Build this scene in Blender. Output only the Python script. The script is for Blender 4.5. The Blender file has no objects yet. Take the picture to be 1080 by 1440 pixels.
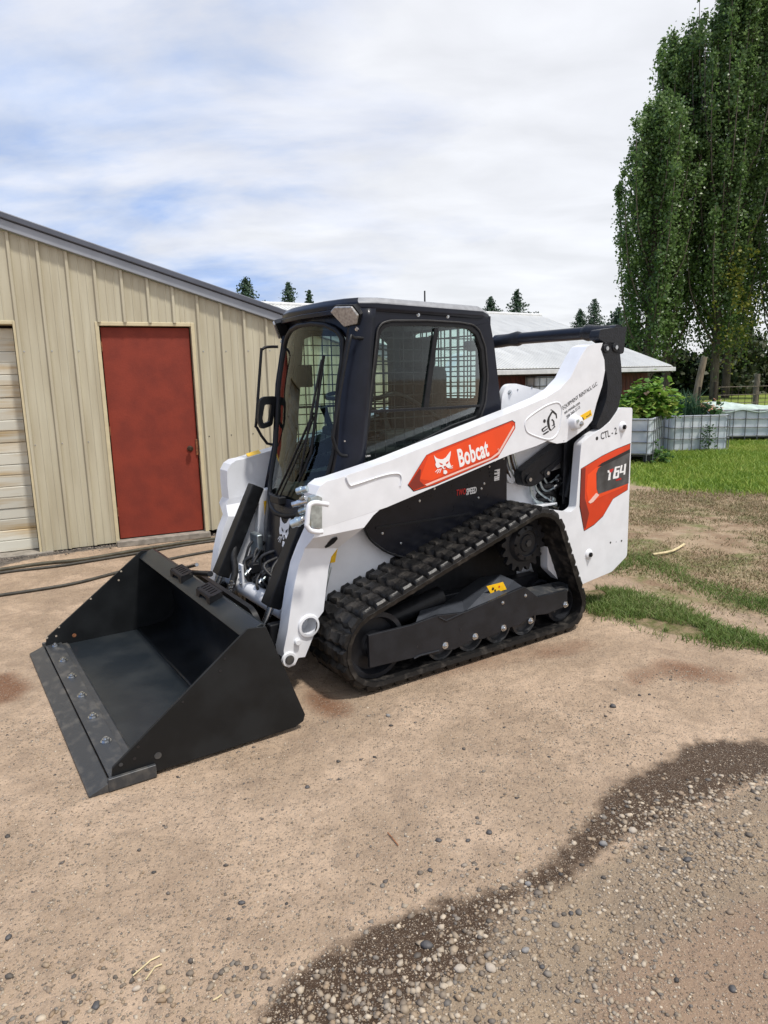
import bpy, bmesh, math, random
import numpy as np
from mathutils import Vector, Matrix, noise as mnoise
from mathutils.geometry import tessellate_polygon
random.seed(4); rng = np.random.default_rng(4)
S = bpy.context.scene; COL = S.collection
PI = math.pi
# ---------------------------------------------------------------- camera
cd = bpy.data.cameras.new('camera'); cam = bpy.data.objects.new('camera', cd); COL.objects.link(cam)
cam.matrix_world = Matrix.Translation((0, 0, 1.6)) @ Matrix([[0.999743, 0.022687, -0.0], [-0.004329, 0.19076, -0.981627], [-0.022271, 0.981375, 0.190809]]).to_4x4()
cd.sensor_fit = 'VERTICAL'; cd.sensor_height = 36; cd.lens = 36*975/1440; cd.clip_start = .05; cd.clip_end = 600
S.camera = cam
S.render.resolution_x = 768; S.render.resolution_y = 1024
S.view_settings.view_transform = 'Standard'; S.view_settings.look = 'None'; S.view_settings.gamma = 1
S.view_settings.use_curve_mapping = False; S.view_settings.exposure = 0.38
# ---------------------------------------------------------------- sky and sun
SUN_EL, SUN_AZ = 66, 128      # azimuth clockwise from +Y (away from the camera)
W = bpy.data.worlds.new('World'); S.world = W; W.use_nodes = True
nt = W.node_tree; N = nt.nodes; LK = nt.links; N.clear()
def nd(t, **k):
    n = N.new(t)
    for a, b in k.items(): setattr(n, a, b)
    return n
sky = nd('ShaderNodeTexSky', sky_type='NISHITA', sun_disc=False)
sky.sun_elevation = math.radians(SUN_EL); sky.sun_rotation = math.radians(SUN_AZ)
tc = nd('ShaderNodeTexCoord'); sp = nd('ShaderNodeSeparateXYZ'); LK.new(tc.outputs['Generated'], sp.inputs[0])
mx = nd('ShaderNodeMath', operation='MAXIMUM'); LK.new(sp.outputs[2], mx.inputs[0]); mx.inputs[1].default_value = 0.0
az = nd('ShaderNodeMath', operation='ADD'); LK.new(mx.outputs[0], az.inputs[0]); az.inputs[1].default_value = .22
dx = nd('ShaderNodeMath', operation='DIVIDE'); dy = nd('ShaderNodeMath', operation='DIVIDE')
LK.new(sp.outputs[0], dx.inputs[0]); LK.new(az.outputs[0], dx.inputs[1]); LK.new(sp.outputs[1], dy.inputs[0]); LK.new(az.outputs[0], dy.inputs[1])
cb = nd('ShaderNodeCombineXYZ'); LK.new(dx.outputs[0], cb.inputs[0]); LK.new(dy.outputs[0], cb.inputs[1])
mp = nd('ShaderNodeMapping'); mp.inputs['Scale'].default_value = (.9, 1.5, 1); mp.inputs['Rotation'].default_value = (0, 0, .25); mp.inputs['Location'].default_value = (1.3, .4, 0)
LK.new(cb.outputs[0], mp.inputs[0])
n1 = nd('ShaderNodeTexNoise'); n1.inputs['Scale'].default_value = 1.25; n1.inputs['Detail'].default_value = 9; n1.inputs['Roughness'].default_value = .56; n1.inputs['Distortion'].default_value = .25
LK.new(mp.outputs[0], n1.inputs['Vector'])
lf = nd('ShaderNodeMath', operation='MULTIPLY_ADD'); LK.new(sp.outputs[0], lf.inputs[0]); lf.inputs[1].default_value = .55; LK.new(n1.outputs[0], lf.inputs[2])
rp = nd('ShaderNodeValToRGB'); e = rp.color_ramp.elements
e[0].position = .20; e[0].color = (.36, .50, .82, 1); e[1].position = .52; e[1].color = (.84, .85, .885, 1)
m_ = e.new(.31); m_.color = (.58, .66, .84, 1); m_ = e.new(.40); m_.color = (.74, .77, .86, 1)
LK.new(lf.outputs[0], rp.inputs[0])
n2 = nd('ShaderNodeTexNoise'); n2.inputs['Scale'].default_value = 3.1; n2.inputs['Detail'].default_value = 6; n2.inputs['Distortion'].default_value = .3
LK.new(mp.outputs[0], n2.inputs['Vector'])
r2 = nd('ShaderNodeMapRange'); r2.inputs['From Min'].default_value = .35; r2.inputs['From Max'].default_value = .7; r2.inputs['To Min'].default_value = .90; r2.inputs['To Max'].default_value = 1.05
LK.new(n2.outputs[0], r2.inputs[0])
ml = nd('ShaderNodeVectorMath', operation='SCALE'); LK.new(rp.outputs[0], ml.inputs[0]); LK.new(r2.outputs[0], ml.inputs['Scale'])
b1 = nd('ShaderNodeBackground'); LK.new(sky.outputs[0], b1.inputs[0]); b1.inputs[1].default_value = .10
b2 = nd('ShaderNodeBackground'); LK.new(ml.outputs[0], b2.inputs[0]); b2.inputs[1].default_value = 0.90
mxs = nd('ShaderNodeMixShader'); mxs.inputs[0].default_value = .90; LK.new(b1.outputs[0], mxs.inputs[1]); LK.new(b2.outputs[0], mxs.inputs[2])
ow = nd('ShaderNodeOutputWorld'); LK.new(mxs.outputs[0], ow.inputs[0])
sl = bpy.data.lights.new('sun', 'SUN'); sl.energy = 3.0; sl.angle = math.radians(5); sl.color = (1, .95, .88)
so = bpy.data.objects.new('sun', sl); COL.objects.link(so)
sd = Vector((math.sin(math.radians(SUN_AZ))*math.cos(math.radians(SUN_EL)), math.cos(math.radians(SUN_AZ))*math.cos(math.radians(SUN_EL)), math.sin(math.radians(SUN_EL))))
so.rotation_euler = sd.to_track_quat('Z', 'Y').to_euler()

# ---------------------------------------------------------------- materials
def srgb(r, g, b): return tuple(((c/255)/12.92 if c/255 <= .04045 else ((c/255+.055)/1.055)**2.4) for c in (r, g, b))
MAT = {}
def mat(name, col, rough=.5, metal=0, nscale=0, namt=0, col2=None, bump=0, bscale=60, coat=0, spec=.5, coords='Object', stretch=None, nrange=(.38, .62), detail=5, rnd=0):
    m = bpy.data.materials.new(name); m.use_nodes = True; t = m.node_tree; n = t.nodes; l = t.links
    b = n['Principled BSDF']; b.inputs['Roughness'].default_value = rough; b.inputs['Metallic'].default_value = metal
    b.inputs['Coat Weight'].default_value = coat; b.inputs['Coat Roughness'].default_value = .08; b.inputs['Specular IOR Level'].default_value = spec
    b.inputs['Base Color'].default_value = (*col, 1)
    tcn = n.new('ShaderNodeTexCoord'); geo = n.new('ShaderNodeNewGeometry')
    vec = tcn.outputs['Object'] if coords == 'Object' else geo.outputs['Position']
    if stretch:
        mpn = n.new('ShaderNodeMapping'); mpn.inputs['Scale'].default_value = stretch; l.new(vec, mpn.inputs[0]); vec = mpn.outputs[0]
    last = None
    if nscale:
        c2 = col2 or tuple(max(0, c*(1-namt)) for c in col)
        nn = n.new('ShaderNodeTexNoise'); nn.inputs['Scale'].default_value = nscale; nn.inputs['Detail'].default_value = detail; l.new(vec, nn.inputs['Vector'])
        mr = n.new('ShaderNodeMapRange'); mr.inputs['From Min'].default_value = nrange[0]; mr.inputs['From Max'].default_value = nrange[1]; l.new(nn.outputs[0], mr.inputs[0])
        mi = n.new('ShaderNodeMix'); mi.data_type = 'RGBA'; mi.inputs[6].default_value = (*col, 1); mi.inputs[7].default_value = (*c2, 1)
        l.new(mr.outputs[0], mi.inputs[0]); last = mi.outputs[2]
        rr = n.new('ShaderNodeMapRange'); rr.inputs['To Min'].default_value = rough*.88; rr.inputs['To Max'].default_value = min(1, rough*1.18); l.new(nn.outputs[0], rr.inputs[0]); l.new(rr.outputs[0], b.inputs['Roughness'])
    if rnd:
        oi = n.new('ShaderNodeObjectInfo'); hs = n.new('ShaderNodeHueSaturation')
        if last: l.new(last, hs.inputs['Color'])
        else: hs.inputs['Color'].default_value = (*col, 1)
        mr2 = n.new('ShaderNodeMapRange'); mr2.inputs['To Min'].default_value = 1-rnd; mr2.inputs['To Max'].default_value = 1+rnd; l.new(oi.outputs['Random'], mr2.inputs[0]); l.new(mr2.outputs[0], hs.inputs['Value']); last = hs.outputs[0]
    if last: l.new(last, b.inputs['Base Color'])
    if bump:
        bn = n.new('ShaderNodeTexNoise'); bn.inputs['Scale'].default_value = bscale; bn.inputs['Detail'].default_value = 4; l.new(vec, bn.inputs['Vector'])
        bp = n.new('ShaderNodeBump'); bp.inputs['Strength'].default_value = bump; bp.inputs['Distance'].default_value = .01; l.new(bn.outputs[0], bp.inputs['Height']); l.new(bp.outputs[0], b.inputs['Normal'])
    MAT[name] = m; return m
def glassmat(name, tint, gl=.08):
    m = bpy.data.materials.new(name); m.use_nodes = True; t = m.node_tree; n = t.nodes; l = t.links; n.clear()
    tr = n.new('ShaderNodeBsdfTransparent'); tr.inputs[0].default_value = (*tint, 1)
    g = n.new('ShaderNodeBsdfGlossy'); g.inputs['Roughness'].default_value = .03; g.inputs[0].default_value = (.9, .95, .95, 1)
    f = n.new('ShaderNodeFresnel'); f.inputs[0].default_value = 1.45
    a = n.new('ShaderNodeMath'); a.operation = 'ADD'; a.inputs[1].default_value = gl; a.use_clamp = True; l.new(f.outputs[0], a.inputs[0])
    mi = n.new('ShaderNodeMixShader'); l.new(a.outputs[0], mi.inputs[0]); l.new(tr.outputs[0], mi.inputs[1]); l.new(g.outputs[0], mi.inputs[2])
    o = n.new('ShaderNodeOutputMaterial'); l.new(mi.outputs[0], o.inputs[0]); MAT[name] = m
mat('white_paint', (.74, .76, .80), .36, nscale=9, namt=.07, coat=.35, bump=.015, bscale=120)
mat('black_panel', (.008, .009, .014), .28, nscale=18, namt=-.35, coat=.08, spec=.25)
mat('cab_paint', (.007, .0085, .015), .32, nscale=14, namt=-.3, coat=.07, spec=.24)
mat('satin_black', (.008, .0085, .010), .42, spec=.25, nscale=25, namt=-.5, bump=.04, bscale=300)
mat('bucket_black', (.008, .009, .010), .40, nscale=6, namt=-.7, bump=.05, bscale=220, spec=.26, detail=9)
mat('bucket_floor', (.012, .016, .020), .32, spec=.4, nscale=3.6, col2=(.034, .038, .04), nrange=(.45, .85), detail=10, bump=.04, bscale=90)
mat('worn_steel', (.035, .038, .042), .38, nscale=13, col2=(.12, .112, .10), nrange=(.50, .85), stretch=(1.6, 1, 1), bump=.08, bscale=80, detail=10)
mat('rubber', (.009, .0088, .009), .38, nscale=16, col2=(.06, .054, .048), nrange=(.52, .75), detail=8, bump=.15, bscale=130, spec=.3)
mat('dark_frame', (.012, .013, .016), .40, spec=.28, nscale=12, namt=-.4, bump=.03)
mat('cover_sheen', (.045, .05, .06), .30, nscale=12, namt=-.2, coat=.3)  # dark frame paint, lightened in colour to stand for the top-lit sheen
mat('roller_steel', (.035, .036, .038), .38, nscale=20, namt=-.8, spec=.5)
mat('cast_black', (.010, .011, .014), .40, spec=.28, nscale=30, namt=-.5, bump=.25, bscale=90)
mat('steel', (.62, .64, .66), .26, metal=1, nscale=40, namt=.3)
mat('zinc', (.58, .66, .68), .34, metal=.85, nscale=30, namt=.3)
mat('hose_rubber', (.012, .012, .013), .5, nscale=60, namt=-1, bump=.2, bscale=200)
mat('orange_print', srgb(212, 62, 22), .35, nscale=5, namt=.18)
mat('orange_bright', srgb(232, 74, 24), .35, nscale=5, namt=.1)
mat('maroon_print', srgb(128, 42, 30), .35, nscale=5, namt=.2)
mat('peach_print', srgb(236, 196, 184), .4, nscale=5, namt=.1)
mat('grey_print', (.09, .092, .095), .35, nscale=6, col2=(.02, .02, .021))
mat('black_print', (.01, .01, .012), .4, nscale=40, namt=-.3)
mat('white_print', (.82, .82, .82), .4, nscale=20, namt=.06)
mat('red_print', srgb(196, 40, 38), .4, nscale=20, namt=.1)
mat('yellow_print', srgb(240, 190, 20), .4, nscale=40, namt=.12)
mat('seat_cloth', (.02, .021, .024), .75, nscale=60, namt=.4)
mat('lens', (.24, .23, .22), .25, nscale=70, col2=(.42, .41, .39), nrange=(.35, .65), metal=.4, coat=.7)
glassmat('cab_glass', (.60, .74, .67), .0); glassmat('side_glass', (.72, .84, .80), -.015)
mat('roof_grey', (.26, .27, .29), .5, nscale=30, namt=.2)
# building materials
mat('siding', srgb(190, 184, 162), .5, nscale=2.2, col2=srgb(174, 166, 143), stretch=(6, 6, .5), nrange=(.35, .65), bump=.05, bscale=40, rnd=.03)
mat('siding_trim', srgb(204, 192, 158), .45, nscale=9, namt=.12)
mat('red_door', srgb(130, 46, 27), .7, nscale=5, col2=srgb(116, 40, 25), bump=.12, bscale=70, detail=8)
mat('slat_white', srgb(200, 198, 186), .65, nscale=2.2, col2=srgb(176, 154, 116), stretch=(.6, .6, 7), nrange=(.44, .68), bump=.05, bscale=30, rnd=.12, detail=8, coords='World')
mat('rake_trim', (.30, .32, .36), .42, nscale=4, namt=.12, metal=.2)
mat('rake_dark', (.10, .11, .14), .4, nscale=4, namt=.2, metal=.2)
mat('concrete', (.30, .27, .23), .85, nscale=12, namt=.35, bump=.3, bscale=60)
mat('brass_dark', (.09, .06, .04), .4, metal=.7, nscale=30, namt=.4)
mat('rusty_metal', (.30, .12, .05), .7, nscale=40, namt=.5)
mat('shed_roof', (.66, .66, .63), .45, nscale=1.5, namt=.15, metal=.2, rnd=.05)
mat('shed_board', (.10, .022, .014), .75, nscale=6, col2=(.045, .015, .011), stretch=(6, 6, .7), rnd=.25, bump=.2, bscale=30)
mat('gutter_white', (.62, .63, .64), .45, nscale=8, namt=.15)
mat('dark_wood', (.035, .022, .016), .8, nscale=12, namt=.5)
mat('grey_wood', (.17, .14, .11), .85, nscale=10, namt=.5, stretch=(3, 3, .5), bump=.3)
mat('plastic_tank', (.62, .66, .70), .45, nscale=3, col2=(.42, .48, .54), bump=.05)
mat('cage_steel', (.17, .18, .19), .5, metal=.3, nscale=30, namt=.3)
mat('pallet_black', (.018, .018, .02), .6, nscale=30, namt=.5)
mat('soil', (.05, .035, .022), .95, nscale=25, namt=.5, bump=.5)
mat('cloth_pale', (.46, .55, .50), .9, nscale=8, namt=.2, bump=.4, bscale=20)
mat('bark', (.13, .105, .08), .9, nscale=6, namt=.5, stretch=(3, 3, .4), bump=.6, bscale=14)
mat('bark_pale', (.22, .17, .13), .9, nscale=6, namt=.4, stretch=(3, 3, .4), bump=.5, bscale=14)
mat('straw', (.66, .55, .32), .7, nscale=30, namt=.3)
mat('hose_dark', (.045, .04, .03), .6, nscale=20, namt=.4)
mat('hose_green', (.07, .062, .038), .6, nscale=20, namt=.4)
def leafmat(name, cols, trans=.3, rough=.55, spec=.35):
    m = bpy.data.materials.new(name); m.use_nodes = True; t = m.node_tree; n = t.nodes; l = t.links
    b = n['Principled BSDF']; b.inputs['Roughness'].default_value = rough; b.inputs['Specular IOR Level'].default_value = spec
    g = n.new('ShaderNodeNewGeometry'); r = n.new('ShaderNodeValToRGB'); el = r.color_ramp.elements
    el[0].color = (*cols[0], 1); el[1].color = (*cols[-1], 1)
    for i, c in enumerate(cols[1:-1]): x = el.new((i+1)/(len(cols)-1)); x.color = (*c, 1)
    nn = n.new('ShaderNodeTexNoise'); nn.inputs['Scale'].default_value = .9; nn.inputs['Detail'].default_value = 3; l.new(g.outputs['Position'], nn.inputs['Vector'])
    a = n.new('ShaderNodeMath'); a.operation = 'MULTIPLY_ADD'; l.new(g.outputs['Random Per Island'], a.inputs[0]); a.inputs[1].default_value = .55
    a2 = n.new('ShaderNodeMath'); a2.operation = 'MULTIPLY_ADD'; l.new(nn.outputs[0], a2.inputs[0]); a2.inputs[1].default_value = 1.1; a2.inputs[2].default_value = -.3
    l.new(a2.outputs[0], a.inputs[2]); l.new(a.outputs[0], r.inputs[0]); l.new(r.outputs[0], b.inputs['Base Color'])
    tl = n.new('ShaderNodeBsdfTranslucent'); l.new(r.outputs[0], tl.inputs[0])
    ms = n.new('ShaderNodeMixShader'); ms.inputs[0].default_value = trans; l.new(b.outputs[0], ms.inputs[1]); l.new(tl.outputs[0], ms.inputs[2]); l.new(ms.outputs[0], n['Material Output'].inputs[0])
    MAT[name] = m
leafmat('poplar_leaf', [(.05, .10, .035), (.10, .175, .05), (.15, .24, .075), (.23, .32, .13)], .48, .4, .6)
leafmat('poplar_yellow', [(.05, .08, .012), (.14, .16, .02), (.22, .2, .03)], .3)
leafmat('spruce_needle', [(.025, .055, .035), (.05, .09, .055), (.08, .125, .075)], .1)
leafmat('squash_leaf', [(.035, .09, .012), (.08, .19, .025), (.19, .34, .05), (.44, .42, .12)], .35)
leafmat('onion_leaf', [(.02, .06, .03), (.04, .10, .05), (.08, .16, .07)], .25)
leafmat('weed_leaf', [(.02, .06, .015), (.05, .12, .03), (.09, .18, .04)], .3)
leafmat('grass_green', [(.08, .15, .02), (.15, .25, .03), (.25, .34, .05), (.38, .38, .11)], .3)
leafmat('grass_tuft', [(.05, .10, .02), (.09, .16, .03), (.15, .22, .05), (.32, .29, .15)], .25)
leafmat('grass_dry', [(.07, .11, .025), (.15, .15, .06), (.28, .21, .12), (.42, .34, .22)], .15)
leafmat('undergrowth_leaf', [(.015, .025, .01), (.03, .05, .018), (.08, .075, .035)], .1)
leafmat('flower_orange', [(.55, .22, .12), (.6, .45, .35), (.5, .45, .15)], .3)

# ---------------------------------------------------------------- helpers
def link(name, me, m, parent=None):
    o = bpy.data.objects.new(name, me); COL.objects.link(o)
    if m is not None and me is not None and not me.materials: me.materials.append(MAT[m] if isinstance(m, str) else m)
    if parent is not None: o.parent = parent
    return o
def tag(o, label=None, cat=None, group=None, kind=None):
    if label: o['label'] = label
    if cat: o['category'] = cat
    if group: o['group'] = group
    if kind: o['kind'] = kind
    return o
def empty(name, loc=(0, 0, 0), rz=0):
    o = bpy.data.objects.new(name, None); COL.objects.link(o); o.location = loc; o.rotation_euler = (0, 0, rz); o.empty_display_size = .2
    return o
def raw(name, v, f, m, parent=None, smooth=False):
    me = bpy.data.meshes.new(name); me.from_pydata([tuple(p) for p in v], [], f)
    if smooth: me.polygons.foreach_set('use_smooth', [True]*len(me.polygons))
    me.update(); return link(name, me, m, parent)
def fastmesh(name, V, F, m, parent=None, smooth=False):
    V = np.asarray(V, np.float32).reshape(-1, 3); F = np.asarray(F, np.int32); k = F.shape[1]
    me = bpy.data.meshes.new(name); me.vertices.add(len(V)); me.vertices.foreach_set('co', V.ravel())
    me.loops.add(F.size); me.loops.foreach_set('vertex_index', F.ravel()); me.polygons.add(len(F))
    me.polygons.foreach_set('loop_start', np.arange(0, F.size, k, dtype=np.int32)); me.polygons.foreach_set('loop_total', np.full(len(F), k, np.int32))
    if smooth: me.polygons.foreach_set('use_smooth', np.ones(len(F), bool))
    me.update(calc_edges=True); return link(name, me, m, parent)
def bev(o, w, seg=2, ang=35):
    b = o.modifiers.new('bevel', 'BEVEL'); b.width = w; b.segments = seg; b.limit_method = 'ANGLE'; b.angle_limit = math.radians(ang); b.harden_normals = True
    for p in o.data.polygons: p.use_smooth = True
    return o
def prism(name, loops, a, b, m, parent=None, bevel=0, to3=None, seg=2):
    """closed 2D outline (first loop) with holes, extruded from a to b; to3(u, v, w) maps to space (default u=X, v=Z, w=Y)"""
    if to3 is None: to3 = lambda u, v, w: (u, w, v)
    if isinstance(loops[0][0], (int, float)): loops = [loops]
    def area(l): return sum(l[i][0]*l[(i+1) % len(l)][1]-l[(i+1) % len(l)][0]*l[i][1] for i in range(len(l)))
    loops = [list(l) for l in loops]
    for i, l in enumerate(loops):
        if (area(l) > 0) != (i == 0): l.reverse()
    flat = [p for l in loops for p in l]; n = len(flat)
    tris = tessellate_polygon([[Vector((p[0], p[1], 0)) for p in l] for l in loops])
    V = [to3(p[0], p[1], a) for p in flat]+[to3(p[0], p[1], b) for p in flat]; F = []
    for t in tris: F.append(tuple(t)); F.append(tuple(n+i for i in reversed(t)))
    s = 0
    for l in loops:
        k = len(l)
        for i in range(k): j = (i+1) % k; F.append((s+i, s+j, n+s+j, n+s+i))
        s += k
    me = bpy.data.meshes.new(name); me.from_pydata(V, [], F); bm = bmesh.new(); bm.from_mesh(me); bmesh.ops.recalc_face_normals(bm, faces=bm.faces); bm.to_mesh(me); bm.free()
    o = link(name, me, m, parent)
    if bevel: bev(o, bevel, seg)
    return o
def box(name, lo, hi, m, parent=None, bevel=0, rot=None, c=None):
    V = [(x, y, z) for x in (lo[0], hi[0]) for y in (lo[1], hi[1]) for z in (lo[2], hi[2])]
    F = [(0, 1, 3, 2), (4, 6, 7, 5), (0, 4, 5, 1), (2, 3, 7, 6), (0, 2, 6, 4), (1, 5, 7, 3)]
    if rot is not None:
        V = [tuple(rot @ Vector(v)+Vector(c or (0, 0, 0))) for v in V]
    o = raw(name, V, F, m, parent)
    if bevel: bev(o, bevel)
    return o
def frame_of(d):
    d = Vector(d).normalized(); a = Vector((0, 0, 1)) if abs(d.z) < .9 else Vector((1, 0, 0)); u = d.cross(a).normalized(); return u, d.cross(u).normalized()
def catmull(P, k=6):
    P = [Vector(p) for p in P]; Q = [P[0]]+P+[P[-1]]; out = []
    for i in range(1, len(Q)-2):
        for j in range(k):
            t = j/k; a, b, c, d = Q[i-1:i+3]
            out.append(.5*((2*b)+(c-a)*t+(2*a-5*b+4*c-d)*t*t+(3*b-a-3*c+d)*t**3))
    return out+[P[-1]]
def tube_geo(P, r, seg=8, close=False):
    P = [Vector(p) for p in P]; V = []; F = []; n = len(P); u = None
    rs = r if isinstance(r, (list, tuple)) else [r]*n
    for i, p in enumerate(P):
        d = (P[(i+1) % n]-P[i-1]) if close else ((P[min(i+1, n-1)]-P[max(i-1, 0)]))
        d.normalize()
        if u is None: u, _ = frame_of(d)
        u = (u-d*u.dot(d)).normalized(); w = d.cross(u)
        for k in range(seg): a = 2*PI*k/seg; V.append(p+(u*math.cos(a)+w*math.sin(a))*rs[i])
    for i in range(n if close else n-1):
        for k in range(seg): F.append((i*seg+k, i*seg+(k+1) % seg, ((i+1) % n)*seg+(k+1) % seg, ((i+1) % n)*seg+k))
    if not close: F.append(tuple(range(seg))[::-1]); F.append(tuple((n-1)*seg+k for k in range(seg)))
    return V, F
def tube(name, P, r, m, parent=None, seg=8, curve=0, close=False):
    if curve:
        n0 = len(P); P = catmull(P, curve)
        if isinstance(r, (list, tuple)): r = [float(q) for q in np.interp(np.linspace(0, n0-1, len(P)), range(n0), r)]
    V, F = tube_geo(P, r, seg, close); o = raw(name, V, F, m, parent, True)
    o.data.set_sharp_from_angle(angle=math.radians(50)); return o
def cyl(name, p0, p1, r, m, parent=None, seg=24, r1=None, bevel=0):
    o = tube(name, [p0, p1], [r, r if r1 is None else r1], m, parent, seg)
    if bevel: bev(o, bevel)
    return o
def lathe(name, prof, m, parent=None, seg=32, axis='Y', c=(0, 0, 0)):
    """prof: (radius, along)"""
    V = []; F = []; n = len(prof)
    for i in range(seg):
        a = 2*PI*i/seg
        for r, h in prof:
            p = (r*math.cos(a), h, r*math.sin(a)) if axis == 'Y' else (r*math.cos(a), r*math.sin(a), h) if axis == 'Z' else (h, r*math.cos(a), r*math.sin(a))
            V.append((p[0]+c[0], p[1]+c[1], p[2]+c[2]))
    for i in range(seg):
        j = (i+1) % seg
        for k in range(n-1): F.append((i*n+k, i*n+k+1, j*n+k+1, j*n+k))
    me = bpy.data.meshes.new(name); me.from_pydata(V, [], F); bm = bmesh.new(); bm.from_mesh(me)
    bmesh.ops.remove_doubles(bm, verts=bm.verts, dist=1e-5); bmesh.ops.recalc_face_normals(bm, faces=bm.faces); bm.to_mesh(me); bm.free()
    for p in me.polygons: p.use_smooth = True
    me.set_sharp_from_angle(angle=math.radians(40)); return link(name, me, m, parent)
def grid(name, rows, m, parent=None, smooth=True, thick=0):
    V = [p for r in rows for p in r]; k = len(rows[0]); F = [(i*k+j, i*k+j+1, (i+1)*k+j+1, (i+1)*k+j) for i in range(len(rows)-1) for j in range(k-1)]
    o = raw(name, V, F, m, parent, smooth)
    if thick: s = o.modifiers.new('solid', 'SOLIDIFY'); s.thickness = thick
    return o
def join_boxes(name, bl, m, parent=None):
    V = []; F = []
    for lo, hi in bl:
        b = len(V); V += [(x, y, z) for x in (lo[0], hi[0]) for y in (lo[1], hi[1]) for z in (lo[2], hi[2])]
        F += [tuple(b+i for i in q) for q in ((0, 1, 3, 2), (4, 6, 7, 5), (0, 4, 5, 1), (2, 3, 7, 6), (0, 2, 6, 4), (1, 5, 7, 3))]
    return raw(name, V, F, m, parent)
def rounded(loop, r, k=4):
    out = []; n = len(loop)
    for i in range(n):
        p = Vector((*loop[i], 0)); a = Vector((*loop[i-1], 0))-p; b = Vector((*loop[(i+1) % n], 0))-p
        d = min(r, a.length*.45, b.length*.45); s = p+a.normalized()*d; e_ = p+b.normalized()*d
        for j in range(k+1): t = j/k; q = s*(1-t)**2+p*2*t*(1-t)+e_*t*t; out.append((q.x, q.y))
    return out
def circ(cx, cz, r, k=20): return [(cx+r*math.cos(2*PI*i/k), cz+r*math.sin(2*PI*i/k)) for i in range(k)]
def text(name, body, origin, right, up, h, m, parent=None, squeeze=1, bold=0, th=.0012, spacing=1, shear=0):
    cu = bpy.data.curves.new(name, 'FONT'); cu.body = body; cu.size = h; cu.extrude = th; cu.offset = bold; cu.space_character = spacing; cu.shear = shear; cu.resolution_u = 3
    t = bpy.data.objects.new(name, cu); COL.objects.link(t); dg = bpy.context.evaluated_depsgraph_get(); me = bpy.data.meshes.new_from_object(t.evaluated_get(dg))
    bpy.data.objects.remove(t); me.name = name; me.materials.clear()
    o = link(name, me, m, parent); r = Vector(right).normalized(); u = Vector(up); u = (u-r*u.dot(r)).normalized(); nrm = r.cross(u)
    M = Matrix.Identity(4); M.col[0] = (*(r*squeeze), 0); M.col[1] = (*u, 0); M.col[2] = (*nrm, 0); M.col[3] = (*origin, 1)
    me.transform(M); return o
def hexbolt_mesh():
    V, F = tube_geo([(0, 0, 0), (0, .009, 0)], .0105, 6); V2, F2 = tube_geo([(0, -.001, 0), (0, .0022, 0)], .015, 14); b = len(V)
    V3, F3 = tube_geo([(0, .009, 0), (0, .014, 0)], .005, 8); b2 = b+len(V2)
    me = bpy.data.meshes.new('bolt'); me.from_pydata([tuple(v) for v in V+V2+V3], [], F+[tuple(b+i for i in f) for f in F2]+[tuple(b2+i for i in f) for f in F3]); return me
BOLT = hexbolt_mesh(); BOLT.materials.append(MAT['steel'])
BOLTD = BOLT.copy(); BOLTD.materials.clear(); BOLTD.materials.append(MAT['satin_black'])
def bolt(p, parent, s=1, n=(0, 1, 0), dark=False, name='bolt'):
    o = link(name, BOLTD if dark else BOLT, None, parent); q = Vector((0, 1, 0)).rotation_difference(Vector(n)); o.matrix_local = Matrix.LocRotScale(Vector(p), q, Vector((s, s, s))); return o

# ================================================================= GROUND
def sdist(px, py, poly):
    """signed distance (negative inside) of points to a polygon, numpy"""
    P = np.array(poly); d = np.full(px.shape, 1e9); ins = np.zeros(px.shape, bool)
    for i in range(len(P)):
        a = P[i-1]; b = P[i]; e_ = b-a; w = np.stack([px-a[0], py-a[1]], -1); t = np.clip((w@e_)/max(e_@e_, 1e-9), 0, 1); q = w-t[..., None]*e_
        d = np.minimum(d, np.hypot(q[..., 0], q[..., 1]))
        c1 = (a[1] > py) != (b[1] > py); xx = a[0]+(py-a[1])*(b[0]-a[0])/(b[1]-a[1]+1e-12); ins ^= c1 & (px < xx)
    return np.where(ins, -d, d)
def sm(d, w): return 1/(1+np.exp(np.clip(d/w*4, -30, 30)))
WET = [(-0.385,1.367),(-0.342,1.517),(-0.229,1.683),(-0.07,1.789),(0.149,1.885),(0.385,1.964),(0.57,2.105),(0.689,2.298),(0.996,2.583),(1.35,2.788),(1.677,2.816),(2.222,2.829),(3.375,2.873),(4.222,2.679),(3.895,2.45),(3.015,2.537),(1.994,2.512),(1.524,2.51),(1.212,2.361),(0.97,2.226),(0.744,2.118),(0.593,1.951),(0.446,1.876),(0.32,1.783),(0.269,1.657),(0.159,1.557),(0.007,1.478),(-0.131,1.362)]
FARSIDE = [(-0.924,0.886),(-0.351,1.367),(-0.066,1.552),(0.284,1.757),(0.565,1.952),(0.962,2.206),(1.516,2.496),(2.815,2.626),(4.478,2.555),(1.779,0.842)]
LAWN = [(3.537,9.848),(4.055,9.265),(5.011,8.899),(6.635,8.357),(10.056,7.035),(22.116,15.813),(14.32,18.342),(13.246,23.922),(7.228,20.642)]
DRY = [(1.816,5.543),(3.366,9.363),(4.236,9.24),(5.183,8.875),(6.635,8.357),(8.966,7.368),(4.319,3.404),(3.271,3.986),(2.5,4.318),(2.244,4.566),(1.995,4.807)]
TUFT = [(1.443,4.95),(1.646,5.005),(1.845,4.818),(2.016,4.493),(2.258,3.875),(2.576,3.595),(3.136,3.252),(3.479,2.97),(3.286,2.91),(2.87,3.108),(2.383,3.419),(2.189,3.749),(1.93,3.895),(1.708,4.084),(1.497,4.385),(1.348,4.395)]
RUST1 = [(-0.441,3.481),(-0.165,3.259),(-0.159,3.086),(-0.313,3.079),(-0.436,3.272)]
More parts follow.
